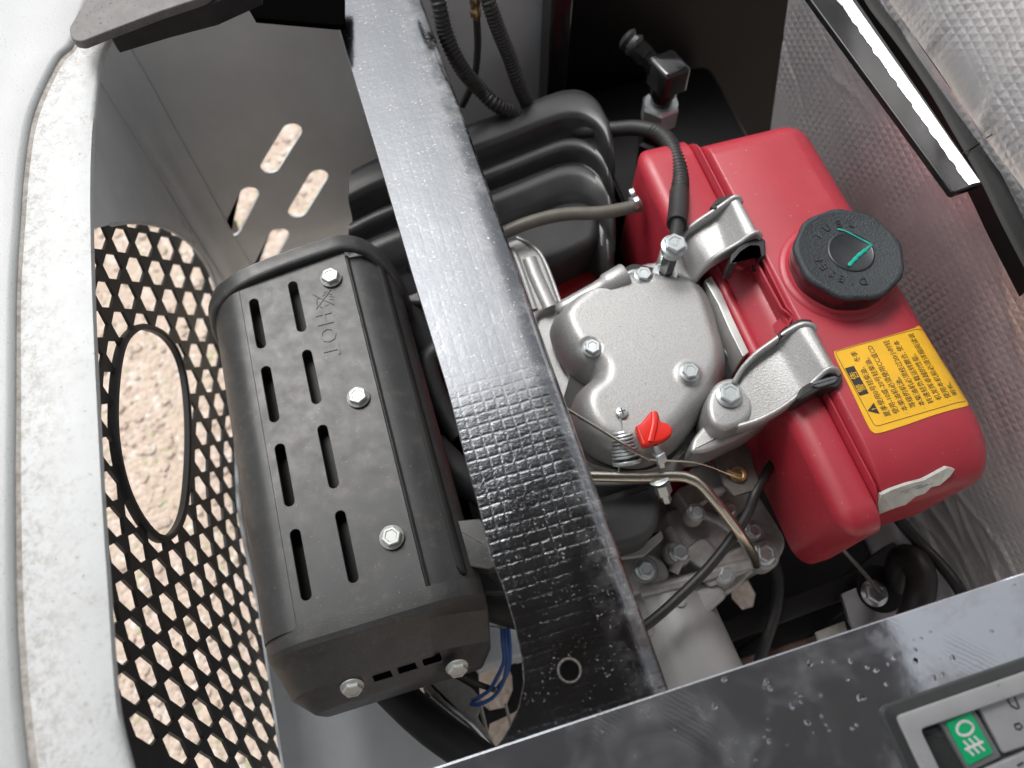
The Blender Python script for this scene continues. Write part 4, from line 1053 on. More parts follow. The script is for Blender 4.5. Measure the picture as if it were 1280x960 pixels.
    lw = [(922, 532, .662), (948, 524, .670), (975, 510, .680), (1000, 492, .690), (1022, 472, .698), (1036, 460, .704), (1046, 460, .703), (1051, 467, .698)]
    sk = [(0, .008), (.2, .011), (.42, .013), (.5, .0125), (.56, .008), (.66, .0030), (.78, .0022), (.9, .0035), (1, .006)]
    arm(None, u, lw, web_rows(u, lw, sk), None, 0)
    # upper arm (px 845..955)
    u = [(852, 302, .668), (858, 288, .678), (872, 276, .686), (890, 264, .693), (906, 253, .699), (916, 246, .704), (924, 245, .704), (928, 252, .700)]
    lw = [(868, 350, .655), (878, 335, .668), (890, 323, .680), (905, 313, .688), (924, 302, .696), (938, 292, .703), (948, 289, .704), (953, 295, .700)]
    arm(None, u, lw, web_rows(u, lw, sk), None, 0)
    # feet of the arms
    mk('bracket_foot', bpx([(884, 512), (886, 492), (897, 476), (915, 470), (932, 478), (944, 500), (940, 520), (925, 532), (905, 538), (890, 530)], .6640, .600, .005, .008), 'cast_aluminium', t)
    mk('bracket_foot', bpx([(824, 330), (826, 306), (842, 294), (858, 298), (872, 318), (880, 340), (866, 352), (850, 346)], .648, .600, .004, .008), 'cast_aluminium', t)
    mk('bracket_foot', bpx([(862, 566), (866, 548), (886, 524), (905, 520), (940, 522), (968, 508), (975, 514), (940, 540), (905, 556), (880, 566)], .640, .600, .004, .006), 'cast_aluminium', t)
    bolt(t, P(911, 495, .6650), (0, 0, 1), .0112, .2)
    # rubber pads under the arms' far ends
    for pts in ([(992, 402), (1002, 398), (1014, 399), (1018, 405), (1000, 406), (985, 415), (975, 424), (972, 418)], [(996, 498), (1002, 484), (1022, 472), (1042, 463), (1052, 464), (1054, 476), (1048, 484), (1030, 484), (1010, 496), (1000, 500)],
                [(888, 258), (896, 248), (910, 243), (924, 244), (928, 247), (912, 250), (895, 262)], [(912, 330), (914, 318), (925, 307), (938, 300), (952, 296), (957, 300), (957, 320), (950, 322), (948, 308), (938, 308), (926, 316), (921, 330)]):
        mk('rubber_pad', bpx(pts, .6955, .670, .0015, .0015), 'black_rubber', t)
    mk('pad_insert', bpx([(1014, 482), (1020, 476), (1044, 469), (1049, 472), (1044, 478), (1024, 484)], .6975, .69, .001, .001), 'grey_pad', t)
    # ---- fuel pipe, lever, spring, cable
    mk('fuel_pipe', tube(TP([(700, 594, .632), (742, 595, .632), (800, 596, .632), (845, 595, .632), (862, 598, .631), (876, 606, .628), (890, 622, .620), (905, 640, .610), (925, 668, .59), (940, 692, .555), (945, 705, .52)]), .0052, 14), 'steel_pipe', t)
    lv = [(801, 529), (812, 515), (818, 512), (823, 515), (826, 526), (836, 529), (841, 535), (840, 543), (830, 550), (806, 557), (803, 555), (794, 532)]
    mk('red_lever', bpx(lv, .668, .659, .0025, .002), 'red_plastic', t)
    mk('lever_ridge', tube(TP([(818, 515, .668), (818, 530, .669), (813, 552, .668)]), .0030, 8, flat=.7), 'red_plastic', t)
    mk('lever_shaft', lathe([(.0042, 0), (.0046, .003), (.0046, .016), (.0036, .018), (.0036, .026)], frame_at(P(828, 582, .640), P(818, 553, .662) - P(828, 582, .640)), 6), 'zinc', t, sharp=25)
    mk('lever_block', xf(box(-.005, .005, -.0045, .0045, -.006, .004, .0015), frame_at(P(824, 570, .650), P(818, 553, .662) - P(828, 582, .640))), 'zinc', t)
    # coil spring wound on a post
    a, b_ = P(774, 522, .652), P(784, 580, .634); M = frame_at(a, b_ - a); L = (b_ - a).length
    hel = []; turns = 7.5
    for k in range(int(turns * 18)):
        f = k / (turns * 18); an = 2 * math.pi * turns * f; r = .0105 + .0016 * f; hel.append(M @ Vector((r * math.cos(an), r * math.sin(an), L * (.30 + .56 * f))))
    mk('coil_spring', tube(hel, .0014, 6, smooth=False), 'zinc', t)
    mk('spring_post', lathe([(.0015, 0), (.0030, .001), (.0030, L * .9), (.0132, L * .92), (.0140, L * .96), (.0132, L * 1.0), (.004, L * 1.03)], M, 24), 'zinc', t, sharp=50)
    mk('spring_clip', tube([M @ Vector((.003, 0, 0)), M @ Vector((.006, 0, L * .25)), M @ Vector((.0074, 0, L * .32))], .0009, 6), 'zinc', t)
    mk('spring_clip', tube([M @ Vector((-.003, 0, 0)), M @ Vector((-.0005, 0, L * .25))], .0009, 6), 'zinc', t)
    mk('spring_tail', tube([M @ Vector((.002, .008, L * .95)), M @ Vector((.004, .010, L * 1.12)), M @ Vector((-.004, .012, L * 1.15))], .0009, 6), 'zinc', t)
    mk('stop_cable', tube(TP([(690, 500, .655), (716, 516, .657), (760, 543, .658), (790, 562, .655), (812, 574, .650)]), .0015, 8), 'steel_pipe', t)
    mk('throttle_wire', tube(TP([(812, 574, .650), (840, 576, .648), (868, 578, .640), (890, 584, .630), (905, 590, .622), (918, 594, .618)]), .0008, 6), 'steel_pipe', t)
    mk('cable_nut', lathe([(.004, 0), (.0078, .001), (.0078, .012), (.006, .0135), (.0048, .014), (.0048, .022), (.0036, .024)], frame_at(P(826, 603, .630), P(835, 630, .610) - P(826, 603, .630)), 6), 'zinc', t, sharp=25)
    mk('cable_washer', lathe([(.0085, 0), (.0095, .0008), (.0085, .0020)], frame_at(P(823, 598, .633), P(835, 630, .610) - P(826, 603, .630)), 24), 'zinc', t)
    mk('cable_washer', lathe([(.0060, 0), (.0072, .0008), (.0060, .0020)], frame_at(P(834, 590, .632), P(835, 630, .610) - P(826, 603, .630)), 6), 'zinc', t, sharp=25)
    # ---- rusty governor plate with brass nipple
    mk('governor_plate', bpx([(893, 572), (914, 562), (936, 556), (942, 580), (950, 604), (945, 612), (918, 620), (905, 606)], .600, .596, .0008, .002), 'rusty_plate', t)
    mk('brass_nipple', lathe([(.0075, 0), (.0078, .003), (.0060, .0036), (.0050, .0034), (.0050, .001), (.0003, .001)], frame_at(P(922, 594, .6005), (-.1, 0, 1)), 24), 'brass', t, sharp=40)
    mk('brass_barrel', tube(TP([(908, 589, .606), (917, 593, .606), (926, 596, .606)]), .0034, 12, smooth=False), 'brass', t)
    mk('grey_arm', bpx([(862, 586), (886, 574), (900, 590), (910, 612), (890, 622), (872, 602)], .585, .57, .002, .003), 'cast_dirty', t)
    # ---- black air duct box under the beam
    mk('air_duct', bpx([(690, 630), (745, 622), (812, 600), (820, 604), (827, 626), (826, 652), (812, 674), (780, 684), (740, 692), (700, 690)], .604, .55, .008, .012), 'black_duct', t)
    mk('duct_flange', bpx([(752, 680), (800, 682), (826, 662), (830, 672), (806, 694), (760, 700)], .560, .55, .001, .002), 'cast_aluminium', t)
    # ---- crankcase castings
    cz = .500
    mk('crankcase', bpx([(720, 700), (800, 600), (880, 560), (930, 590), (950, 620), (985, 676), (975, 700), (940, 715), (925, 735), (850, 770), (770, 790)], cz, .33, .005, .012), 'cast_dirty', t)
    for pts, z in (([(830, 640), (870, 625), (905, 640), (915, 670), (880, 700), (840, 690)], .520), ([(770, 700), (815, 690), (835, 705), (838, 725), (790, 745)], .515), ([(875, 705), (930, 680), (965, 672), (976, 690), (940, 712), (885, 735)], .512), ([(842, 612), (872, 600), (892, 622), (862, 640)], .545), ([(850, 690), (880, 668), (900, 690), (880, 712)], .5237)):
        mk('casting_boss', bpx(pts, z, .49, .0035, .008), 'cast_dirty', t)
    mk('cast_rib', tube(TP([(800, 740, .512), (850, 728, .514), (905, 712, .513), (960, 700, .508)]), .0060, 10), 'cast_dirty', t)
    mk('cast_rib', tube(TP([(835, 660, .523), (850, 690, .522), (842, 716, .517)]), .0055, 10), 'cast_dirty', t)
    mk('cast_rib', tube(TP([(872, 640, .523), (900, 652, .522), (925, 672, .517)]), .0060, 10), 'cast_dirty', t)
    for px, py, z, R, s in ((848, 690, .523, .0098, .3), (806, 712, .518, .0098, .6), (955, 692, .515, .0115, .2), (906, 718, .515, .0075, .8), (941, 663, .518, .0085, .1), (870, 640, .550, .007, .1), (765, 724, .51, .008, .3), (912, 636, .54, .0062, .2)):
        mk('casting_boss', lathe([(R * 1.5, -.02), (R * 1.45, -.002), (R * 1.3, 0)], Matrix.Translation(P(px, py, z)), 24), 'cast_dirty', t)
        bolt(t, P(px, py, z), (.1, -.15, 1), R, s)
    # ---- starter motor drum
    mk('starter_motor', lathe([(.030, -.01), (.046, 0), (.048, .006), (.048, .150), (.046, .156), (.02, .158)], frame_at(mm(192, 96, 466), (.06, -1, 0)), 48), 'drum_grey', t)
    mk('starter_mount', bpx([(785, 750), (850, 728), (900, 726), (912, 744), (880, 772), (800, 800)], .505, .44, .006, .01), 'cast_aluminium', t)
    mk('white_screw', lathe([(.0055, 0), (.0052, .002), (.003, .0032), (.0003, .0036)], Matrix.Translation(P(850, 752, .515)), 16), 'bezel_grey', t)
engine()

# ================================================================== AIR FILTER HOUSING
def air_filter():
    t = thing('air_filter', 'black ribbed plastic air filter housing emerging behind the cross beam', 'air filter', mm(205, 600, 500))
    def L(pts, z, zb, r, cr=.012, m='filter_plastic', name='housing_step', seg=6):
        return mk(name, pillow(round_poly(pl2(pts, z), cr, 6), z, zb, r, seg=seg), m, t, sharp=75)
    path = smooth_poly([P(x, y, .636) for x, y in ((440, 205), (480, 186), (560, 157), (640, 128), (685, 111), (706, 105), (724, 105), (738, 111), (749, 122), (757, 137))], closed=False, sub=9)
    prof = [(-.010, .50), (-.004, .56), (-.001, .606), (.000, .616), (.003, .629), (.009, .6355), (.018, .6375), (.040, .6365), (.0450, .6350), (.0480, .6300), (.0500, .6150), (.0530, .6080), (.0580, .6060), (.0610, .6080), (.0640, .6165), (.0680, .6190), (.0760, .6180), (.0790, .6150), (.0800, .6060), (.0830, .5990), (.0900, .5980), (.0930, .6010), (.0960, .6100), (.1010, .6130), (.1130, .6110), (.1240, .6030), (.1290, .6000), (.1320, .5900), (.1370, .5830), (.1600, .5800), (.1750, .5600), (.1850, .5000)]
    rows = [[Vector((p.x - q * .30, p.y - q, z)) for q, z in prof] for p in path]
    e_ = path[-1]; e0 = path[-2]; dr = (e_ - e0); dr.z = 0; dr.normalize(); R_ = .022
    for k in range(1, 9):                                   # rounded right-hand end
        a = math.pi / 2 * k / 8; f = math.sin(a); g_ = 1 - math.cos(a)
        rows.append([Vector((e_.x - q * .30 + dr.x * R_ * .30 * f + .004 * f, e_.y + dr.y * R_ * f - q, z - g_ * R_ * 1.2)) for q, z in prof])
    rows.append([Vector((v.x + .001, v.y - .001, min(v.z, .50))) for v in rows[-1]])
    mk('ribbed_lid', grid(rows), 'filter_plastic', t, sharp=55)
    mk('lid_core', bpx([(480, 240), (700, 180), (735, 190), (745, 230), (742, 300), (600, 320), (480, 320)], .575, .46, .006, .02), 'black_matte', t)
    L([(480, 300), (610, 262), (745, 238), (752, 270), (750, 300), (690, 330), (500, 340)], .590, .44, .012, .020, name='lower_case', m='black_matte')
    L([(600, 290), (690, 280), (752, 285), (760, 330), (700, 345), (620, 340)], .535, .40, .02, .03, m='black_matte', name='lower_case')
    # left part seen past the other edge of the beam
    L([(440, 262), (447, 225), (470, 196), (560, 160), (560, 380), (500, 380), (462, 312), (448, 300)], .575, .46, .006, .010, name='housing_neck')
    mk('intake_duct', tube(TP([(560, 240, .56), (505, 270, .565), (485, 320, .56), (505, 390, .55), (540, 450, .53)]), .026, 22, sub=8), 'black_rubber', t)
    mk('duct_ring', tube(TP([(462, 300, .585), (466, 270, .592), (482, 250, .596), (500, 243, .596)]), .0035, 10), 'black_rubber', t)
    mk('duct_ring', tube(TP([(560, 430, .575), (535, 452, .57), (548, 500, .56), (575, 545, .55)]), .012, 12), 'black_matte', t)
air_filter()

# ================================================================== HOSES AND CABLES
def hose(name, label, cat, pts, r, m='black_rubber', rib=None, group=None, kids=()):
    P3 = TP(pts)
    t = thing(name, label, cat, P3[0], group)
    if rib: mk('corrugated_tube', tube(P3, r, 16, rf=corrug(rib, .16), step=rib / 7), m, t, sharp=80)
    else: mk('tube', tube(P3, r, 16), m, t)
    return t
hose('corrugated_conduit', 'black corrugated conduit nearest the cross beam, curving down to the filter housing', 'conduit', [(534, -60, .785), (540, -30, .778), (548, 5, .762), (556, 40, .735), (575, 82, .700), (600, 112, .665), (622, 132, .65), (660, 150, .62)], .0090, rib=.0046, group='corrugated conduits')
hose('corrugated_conduit', 'black corrugated conduit passing in front of the black partition, right of the brass connector', 'conduit', [(592, -60, .785), (600, -30, .778), (611, 3, .762), (622, 35, .735), (636, 70, .700), (650, 110, .66), (664, 140, .61)], .0085, rib=.0042, group='corrugated conduits')
cb = hose('thin_cable', 'thin black cable with a brass connector hanging between two corrugated conduits', 'cable', [(588, -50, .785), (591, -20, .77), (595, 15, .745), (597, 60, .70), (592, 100, .66), (578, 132, .62)], .0040)
mk('brass_connector', lathe([(.0048, 0), (.0058, .002), (.0058, .010), (.0050, .011), (.0050, .016), (.0058, .017), (.0058, .024), (.0045, .026)], frame_at(P(593, -8, .765), P(595, 24, .738) - P(593, -8, .765)), 12), 'brass_dark', cb, sharp=40)
ov_ = hose('overflow_hose', 'black hose with spring-ribbed bend ending in a crimped eye on the valve cover bolt', 'hose', [(700, 165, .60), (760, 162, .625), (795, 160, .640), (825, 168, .652), (843, 192, .662), (850, 222, .668), (849, 252, .675), (846, 270, .682)], .0088)
sp_ = TP([(818, 164, .649), (834, 176, .656), (845, 197, .664), (850, 222, .668), (849, 245, .673)])
mk('spring_sleeve', tube(sp_, .0098, 18, rf=lambda s, T: 1 - .14 * (.5 - .5 * math.cos(2 * math.pi * s / .0048)), step=.0007), 'black_rubber', ov_, sharp=80)
mk('crimp_sleeve', tube(TP([(849, 240, .672), (848, 262, .678), (846, 280, .684)]), .0103, 18), 'black_rubber', ov_)
mk('crimp_neck', tube(TP([(847, 276, .684), (845, 292, .688), (842, 306, .690)]), .0064, 14), 'black_rubber', ov_)
cc = P(841, 312, .690)
mk('eye_fitting', lathe([(.0095, -.005), (.0105, -.004), (.0105, .003), (.0095, .004)], Matrix.Translation(cc), 30), 'zinc', ov_)
bb_ = bolt(ov_, cc + Vector((0, 0, .0045)), (.03, -.05, 1), .0118, .3, txt='8.8')
mk('bolt_marking', xf(join(xf(text_mesh('8.8', .0052, .0001, 'CENTER'), Matrix.Translation((0, -.0052, 0))), xf(text_mesh('SG', .0042, .0001, 'CENTER'), Matrix.Translation((0, .0012, 0)))), Matrix.Translation(cc + Vector((0, 0, .0125))) @ Matrix.Rotation(2.6, 4, 'Z')), 'bolt_dull', ov_, smooth=False)
mk('hex_standoff', lathe([(.0100, 0), (.0100, .0030), (.0078, .0034), (.0078, .034)], Matrix.Translation(cc - Vector((0, 0, .040))), 6), 'zinc_dark', ov_, sharp=20)
mk('standoff_washer', lathe([(.0125, 0), (.0130, .0008), (.0125, .0022)], Matrix.Translation(cc - Vector((0, 0, .043))), 30), 'zinc', ov_)
fl_ = hose('fuel_return_hose', 'grey-brown rubber fuel hose clamped to the red tank, running left under the beam', 'hose', [(590, 310, .625), (630, 291, .632), (665, 277, .636), (705, 268, .637), (750, 266, .637), (785, 260, .637), (800, 256, .637)], .0072, m='brown_hose')
hc = P(793, 256, .637); M = frame_at(hc - Vector((.003, 0, 0)), P(800, 254, .637) - P(785, 259, .637))
mk('hose_clamp', lathe([(.0084, 0), (.0092, .0004), (.0092, .0050), (.0084, .0054)], M, 28), 'zinc', fl_, sharp=40)
for dz, dy in ((.004, .009), (.006, -.004)):
    mk('clamp_ear', xf(box(-.003, .003, -.0035, .0035, 0, .0050, .001), frame_at(hc + Vector((0, dy, dz + .004)), (-.3, .1, 1))), 'zinc', fl_)
hose('governor_cable', 'black cable looping from the governor plate down over the starter motor', 'cable', [(985, 548, .575), (962, 585, .592), (945, 614, .597), (935, 640, .59), (915, 672, .58), (885, 710, .57), (850, 745, .562), (815, 776, .555), (780, 800, .545)], .0050)
hose('governor_cable_sheath', 'short black cable end with rusty tip beside the red tank', 'cable', [(950, 600, .585), (942, 626, .575), (925, 650, .56), (918, 662, .55)], .0035)

# ================================================================== HYDRAULIC ELBOW on the black tank
def elbow():
    t = thing('hydraulic_elbow', 'black painted hydraulic elbow with zinc hex nut standing at the back', 'pipe fitting', P(820, 190, .50))
    K = 1.42; o = P(822, 152, .585); ax = (0, .08, 1)
    F0 = frame_at(o, ax, (1, 0.2, 0)) @ Matrix.Scale(K, 4)
    mk('nut', xf(lathe([(.0150, 0), (.0165, .0015), (.0165, .018), (.0150, .0200)], None, 6), F0), 'zinc', t, sharp=20)
    mk('nut_face', xf(lathe([(.0146, .0200), (.0138, .0212), (.0085, .0214)], None, 28), F0), 'zinc', t)
    mk('neck', xf(lathe([(.0095, .019), (.0095, .030), (.0122, .032), (.0122, .050)], None, 28), F0), 'black_gloss', t)
    mk('elbow_body', xf(box(-.0125, .0125, -.016, .0125, .040, .062, .004, .005), F0), 'black_gloss', t, sharp=40)
    F1 = F0 @ Matrix.Translation((-.004, .006, .052)) @ frame_at((0, 0, 0), (-.35, .75, .35)) @ Matrix.Scale(.72, 4)
    mk('hose_end', xf(lathe([(.0125, 0), (.0125, .010), (.0105, .011), (.0105, .018), (.0120, .019), (.0120, .034), (.010, .036)], None, 6), F1), 'black_gloss', t, sharp=30)
    mk('torn_sleeve', xf(lathe([(.0110, .034), (.0128, .038), (.0105, .043), (.0125, .048), (.0090, .052), (.0040, .053)], None, 14, rf=lambda a, z: 1 + .12 * math.sin(a * 5 + z * 900)), F1), 'black_rubber', t)
    mk('lower_union', xf(lathe([(.0135, -.050), (.0160, -.048), (.0160, -.020), (.0125, -.018), (.0115, .002)], None, 6), F0), 'black_gloss', t, sharp=25)
elbow()

# ================================================================== BLACK PARTITION, RESERVOIR, UNDER FRAME
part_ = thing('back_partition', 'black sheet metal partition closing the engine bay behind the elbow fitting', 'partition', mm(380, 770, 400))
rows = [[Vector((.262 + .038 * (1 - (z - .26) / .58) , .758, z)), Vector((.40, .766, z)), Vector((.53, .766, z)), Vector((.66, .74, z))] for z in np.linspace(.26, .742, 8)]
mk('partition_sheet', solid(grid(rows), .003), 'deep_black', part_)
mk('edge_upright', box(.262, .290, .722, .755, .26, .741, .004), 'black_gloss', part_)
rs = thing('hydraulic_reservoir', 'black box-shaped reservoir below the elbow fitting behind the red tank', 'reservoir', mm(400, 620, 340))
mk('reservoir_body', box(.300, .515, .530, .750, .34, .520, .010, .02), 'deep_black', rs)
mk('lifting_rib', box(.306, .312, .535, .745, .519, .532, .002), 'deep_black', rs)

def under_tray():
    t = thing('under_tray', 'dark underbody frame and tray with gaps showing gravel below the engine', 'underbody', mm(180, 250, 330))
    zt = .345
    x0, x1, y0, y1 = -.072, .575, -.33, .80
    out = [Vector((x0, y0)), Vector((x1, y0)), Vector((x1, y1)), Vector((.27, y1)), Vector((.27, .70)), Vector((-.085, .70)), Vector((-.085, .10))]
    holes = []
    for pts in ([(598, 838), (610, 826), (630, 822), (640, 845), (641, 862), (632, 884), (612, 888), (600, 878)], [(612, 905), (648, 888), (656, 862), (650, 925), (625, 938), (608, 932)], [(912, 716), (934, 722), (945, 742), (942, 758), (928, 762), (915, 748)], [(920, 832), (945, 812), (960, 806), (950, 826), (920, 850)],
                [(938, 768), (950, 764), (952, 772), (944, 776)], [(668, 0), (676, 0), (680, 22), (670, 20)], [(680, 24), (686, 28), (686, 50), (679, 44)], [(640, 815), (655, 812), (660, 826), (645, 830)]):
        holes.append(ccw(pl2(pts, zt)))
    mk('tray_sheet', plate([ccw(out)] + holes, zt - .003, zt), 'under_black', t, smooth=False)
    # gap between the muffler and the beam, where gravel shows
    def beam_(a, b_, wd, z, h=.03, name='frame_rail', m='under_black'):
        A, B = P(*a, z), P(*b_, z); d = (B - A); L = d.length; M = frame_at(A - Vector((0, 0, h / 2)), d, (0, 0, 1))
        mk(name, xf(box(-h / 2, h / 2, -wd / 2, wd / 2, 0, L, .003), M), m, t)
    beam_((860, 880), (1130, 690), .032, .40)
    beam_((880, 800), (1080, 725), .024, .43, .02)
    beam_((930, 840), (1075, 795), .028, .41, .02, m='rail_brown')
    # silver foot plate with bolt
    mk('foot_plate', bpx([(1052, 742), (1120, 714), (1124, 760), (1108, 792), (1076, 800), (1062, 776)], .446, .440, .0008, .002), 'plain_silver', t)
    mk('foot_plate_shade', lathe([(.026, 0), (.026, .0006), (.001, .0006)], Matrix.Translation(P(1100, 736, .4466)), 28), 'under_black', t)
    bolt(t, P(1092, 742, .4472), (0, 0, 1), .0135, .2, 'plain_silver')
    mk('foot_plate', bpx([(1020, 790), (1056, 776), (1062, 800), (1028, 812)], .430, .425, .0008, .002), 'grey_cloth', t)
under_tray()
hose('stay_cable', 'thin steel stay wire running from the tank down to the silver foot plate', 'cable', [(1030, 660, .56), (1060, 694, .53), (1085, 722, .49), (1100, 742, .452)], .0022, m='cable_grey')
hose('drain_hose', 'black hose loop standing upright beside the foil wall, behind the console', 'hose', [(1105, 850, .40), (1128, 800, .47), (1145, 760, .50), (1152, 725, .505), (1143, 702, .50), (1128, 700, .48), (1122, 730, .44), (1118, 780, .40)], .0150)
hose('wiring_cable', 'thick black wiring cable hanging along the lower edge of the foil wall', 'cable', [(1090, 610, .50), (1120, 645, .50), (1150, 680, .50), (1175, 705, .505), (1200, 738, .51), (1225, 790, .50)], .0062)
hose('battery_cable', 'dark cable dropping straight down beside the starter motor', 'cable', [(960, 690, .47), (972, 720, .46), (970, 760, .45), (958, 800, .44), (945, 840, .42)], .0062)
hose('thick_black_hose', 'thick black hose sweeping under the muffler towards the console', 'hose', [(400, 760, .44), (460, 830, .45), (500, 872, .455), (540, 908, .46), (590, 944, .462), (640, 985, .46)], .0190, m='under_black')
bw = thing('blue_wire_loop', 'loop of thin blue wires hanging between muffler and cross beam', 'wires', P(620, 840, .45))
for pts in ([(630, 770, .50), (632, 800, .495), (634, 825, .48), (630, 850, .47), (618, 870, .46), (600, 880, .455), (588, 880, .45)], [(627, 772, .50), (628, 800, .495), (630, 825, .48), (622, 845, .47), (612, 862, .46), (598, 872, .455), (590, 876, .45)], [(634, 772, .50), (637, 805, .49), (637, 828, .478), (632, 846, .468), (622, 860, .46)]):
    mk('wire', tube(TP(pts), .0021, 8), 'blue_wire', bw)
mk('white_connector', tube(TP([(626, 752, .505), (629, 785, .500)]), .0052, 8, smooth=False), 'grey_cloth', bw)
hose('short_black_cable', 'short black cable end below the muffler beside the blue wires', 'cable', [(560, 835, .47), (580, 846, .468), (600, 856, .46), (618, 862, .45)], .0030)
gc = thing('grey_bracket', 'pale grey crumpled bracket below the muffler end beside the blue wires', 'bracket', P(560, 870, .42))
mk('bracket_sheet', bpx([(520, 838), (552, 838), (590, 860), (606, 880), (596, 896), (612, 920), (622, 940), (596, 920), (560, 890), (530, 862)], .430, .420, .003, .004), 'grey_cloth', gc)
mk('bracket_edge', tube(TP([(540, 868, .433), (560, 884, .434), (590, 908, .434), (618, 940, .432)]), .0035, 8), 'plain_silver', gc)
mk('bracket_post', tube(TP([(600, 880, .43), (606, 905, .42), (612, 935, .40)]), .0022, 8), 'grey_cloth', gc)
mk('bracket_post', tube(TP([(632, 880, .42), (640, 912, .41)]), .0016, 8), 'grey_cloth', gc)
fr = thing('muffler_stay', 'dark mounting stays between the muffler guard and the cross beam', 'bracket', P(590, 600, .45))
mk('stay_block', bpx([(480, 380), (520, 360), (560, 520), (610, 640), (600, 720), (560, 640), (500, 480)], .50, .40, .01, .01), 'under_black', fr)
mk('stay_pipe', tube(TP([(540, 560, .56), (570, 590, .56), (600, 610, .555), (640, 640, .55)]), .018, 16), 'black_matte', fr)
mk('stay_pipe', tube(TP([(570, 740, .52), (600, 745, .52), (650, 760, .51)]), .022, 16), 'under_black', fr)
mk('wall_block', box(-.02, .10, .075, .13, .36, .42, .006), 'liner_paint', fr)

# ================================================================== FOIL WALL AND BAR
def foil():
    t = thing('foil_heat_shield', 'wrinkled quilted silver foil insulation lining the right wall, reflecting the red tank', 'heat shield', mm(530, 300, 420))
    XF = .528; ny, nz = 240, 190
    y0, y1, z0, z1 = -.06, .66, .345, .800
    rnd = random.Random(4); wr = []
    for k in range(22):
        wr.append((rnd.uniform(y0, y1), rnd.uniform(z0, z1), rnd.uniform(-.3, .7), rnd.uniform(.02, .08), rnd.uniform(.003, .007), rnd.uniform(.0006, .0018) * rnd.choice((1, -1))))
    for k in range(10):      # long pleats near the bottom, running along Y
        wr.append((rnd.uniform(-.05, .16), .40 + k * .014 + rnd.uniform(-.004, .004), rnd.uniform(-.15, .12), rnd.uniform(.07, .16), .0040, rnd.uniform(.0008, .0018)))
    Yg, Zg = np.meshgrid(np.linspace(y0, y1, ny), np.linspace(z0, z1, nz), indexing='ij')
    Xg = np.full_like(Yg, XF) + .010 * (Zg - .5) * -1 + .004 * np.sin(Yg * 11 + 1) * np.cos(Zg * 7)
    for cy, cz, an, ln, wd, hh in wr:
        u = (Yg - cy) * math.cos(an) + (Zg - cz) * math.sin(an); v = -(Yg - cy) * math.sin(an) + (Zg - cz) * math.cos(an) + .006 * np.sin(u * 40)
        Xg -= hh * np.exp(-(v / wd) ** 2) * np.exp(-(u / ln) ** 4)
    back = .648 + (Zg - .69) * .42                      # slanted back edge of the sheet
    Yg = y0 + (Yg - y0) * (back - y0) / (y1 - y0)
    Xg += .035 * np.clip((.45 - Zg) / .1, 0, 1) ** 2 * -1
    rows = [[Vector((Xg[i, j], Yg[i, j], Zg[i, j])) for j in range(nz)] for i in range(ny)]
    mk('foil_sheet', grid(rows), 'quilted_foil', t, sharp=80)
    # upper strip of the lining above the bar
    ny, nz = 200, 110; Yg, Zg = np.meshgrid(np.linspace(-.02, .60, ny), np.linspace(.765, 1.02, nz), indexing='ij')
    Xg = .556 + .12 * (Zg - .765) + .003 * np.sin(Yg * 14) * np.sin(Zg * 18)
    for k in range(26):
        cy, cz, an, ln, wd, hh = rnd.uniform(0, .6), rnd.uniform(.78, 1.0), rnd.uniform(.9, 1.6), rnd.uniform(.04, .12), rnd.uniform(.006, .014), rnd.uniform(.001, .0025)
        u = (Yg - cy) * math.cos(an) + (Zg - cz) * math.sin(an); v = -(Yg - cy) * math.sin(an) + (Zg - cz) * math.cos(an)
        Xg -= hh * np.exp(-(v / wd) ** 2) * np.exp(-(u / ln) ** 4)
    rows = [[Vector((Xg[i, j], Yg[i, j], Zg[i, j])) for j in range(nz)] for i in range(ny)]
    mk('foil_upper_sheet', grid(rows), 'quilted_foil', t, sharp=80)
foil()
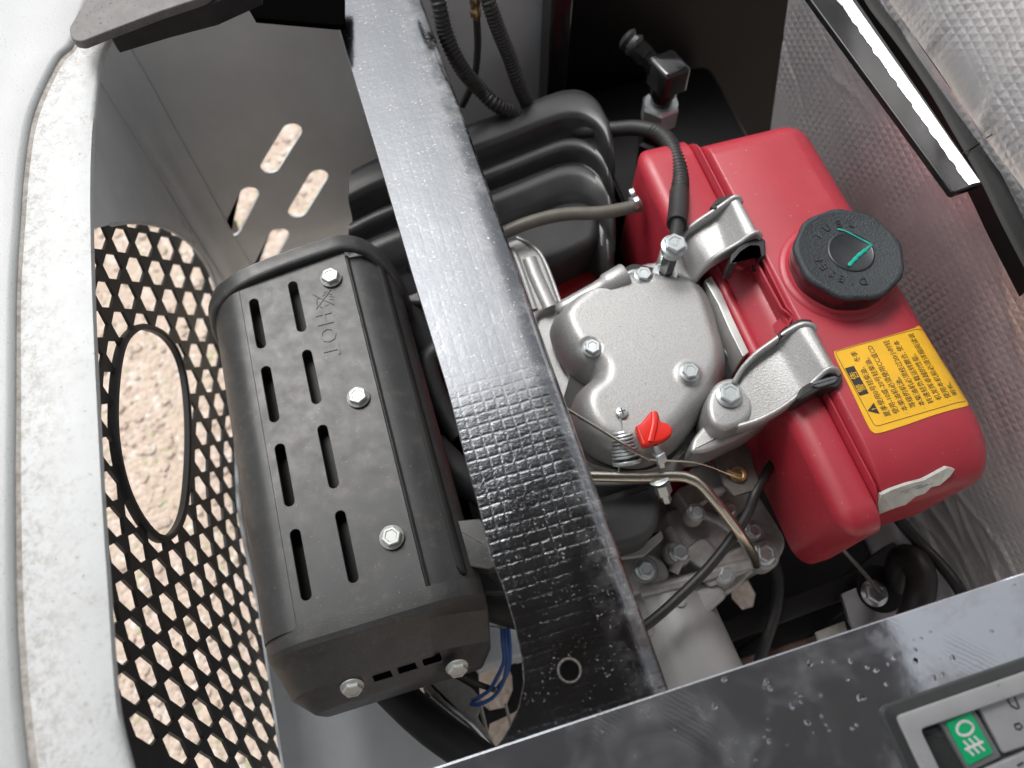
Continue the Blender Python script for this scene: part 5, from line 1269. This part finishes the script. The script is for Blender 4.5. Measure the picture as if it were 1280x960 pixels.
def bar():
    t = thing('support_bar', 'glossy black flat bar with a sky highlight built in as a silver stripe over the foil wall', 'bar', mm(475, 400, 795))
    z = .800
    P0, P1, P2, P3 = P(1003, -4, z), P(1187, 243, z), P(1228, 229, z), P(1078, -4, z)
    y1 = .70
    x0, x1 = .4560, .4945
    o2 = [Vector((.447, y1)), Vector((.4635, .2855)), Vector((.4935, .2880)), Vector((.4990, y1))]
    mk('bar_body', pillow(round_poly(ccw(o2), [.003] * 4, 5), z, z - .006, .0016), 'bar_black', t, sharp=50)
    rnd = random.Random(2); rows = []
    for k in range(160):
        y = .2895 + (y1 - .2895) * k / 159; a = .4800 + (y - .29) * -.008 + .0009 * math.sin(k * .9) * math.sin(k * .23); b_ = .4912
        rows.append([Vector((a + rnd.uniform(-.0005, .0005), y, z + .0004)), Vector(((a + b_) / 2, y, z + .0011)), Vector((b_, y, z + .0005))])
    mk('highlight_strip', grid(rows), 'highlight_silver', t)  # silver strip standing in for the sky's reflection on the bar
    e = thing('rubber_edge_seal', 'black rubber edge seal curving along the top of the foil wall', 'seal', mm(530, 330, 780))
    pts = [P(x, y, zz) for x, y, zz in ((1080, -40, .79), (1098, 0, .79), (1135, 48, .79), (1175, 105, .79), (1205, 155, .79), (1240, 215, .79), (1270, 275, .79), (1310, 350, .79))]
    q = smooth_poly(pts, closed=False, sub=6); rows = []
    for p in q:
        rows.append([p + Vector((-.012, 0, -.02)), p + Vector((-.012, 0, -.002)), p + Vector((-.008, 0, .001)), p + Vector((.006, 0, .001)), p + Vector((.008, 0, -.004)), p + Vector((.008, 0, -.03))])
    mk('seal_strip', grid(rows), 'deep_black', e)
    mk('seal_joint', tube([P(1203, 192, .792), P(1240, 168, .792)], .0006, 6, smooth=False), 'under_black', e)
bar()

# ================================================================== DARK BRACKETS at the top left
tb = thing('hinge_plate', 'dusty dark grey hinge plate with rounded tip resting on the white rim', 'hinge', P(180, 10, .83))
mk('plate', bpx([(88, 46), (86, 34), (112, -8), (130, -40), (300, -40), (255, -4), (200, 14), (137, 38), (102, 52), (92, 50)], .830, .822, .0016, .004), 'dusty_grey', tb)
mk('plate_flange', bpx([(132, 36), (200, 12), (262, -6), (320, -40), (320, -20), (262, 6), (200, 22), (136, 41)], .8215, .800, .0005, .001), 'black_matte', tb)
t2 = thing('black_cross_plate', 'black plate with slanted end meeting the cross beam at the top', 'plate', P(370, 0, .74))
mk('plate', bpx([(295, -30), (303, -4), (318, 22), (420, 31), (430, 31), (430, -30)], .772, .766, .0008, .001), 'pure_dark', t2)

# ================================================================== ADDED COVER above the bay (unseen, darkens beam and console reflections)
rc = thing('added_cover', 'matte black cover added unseen above the engine bay to darken reflections', 'cover', (.15, -.2, 1.75))
mk('added_cover_panel', box(-.48, .74, -1.30, .66, 1.74, 1.80, .01, .05), 'added_cover_black', rc)
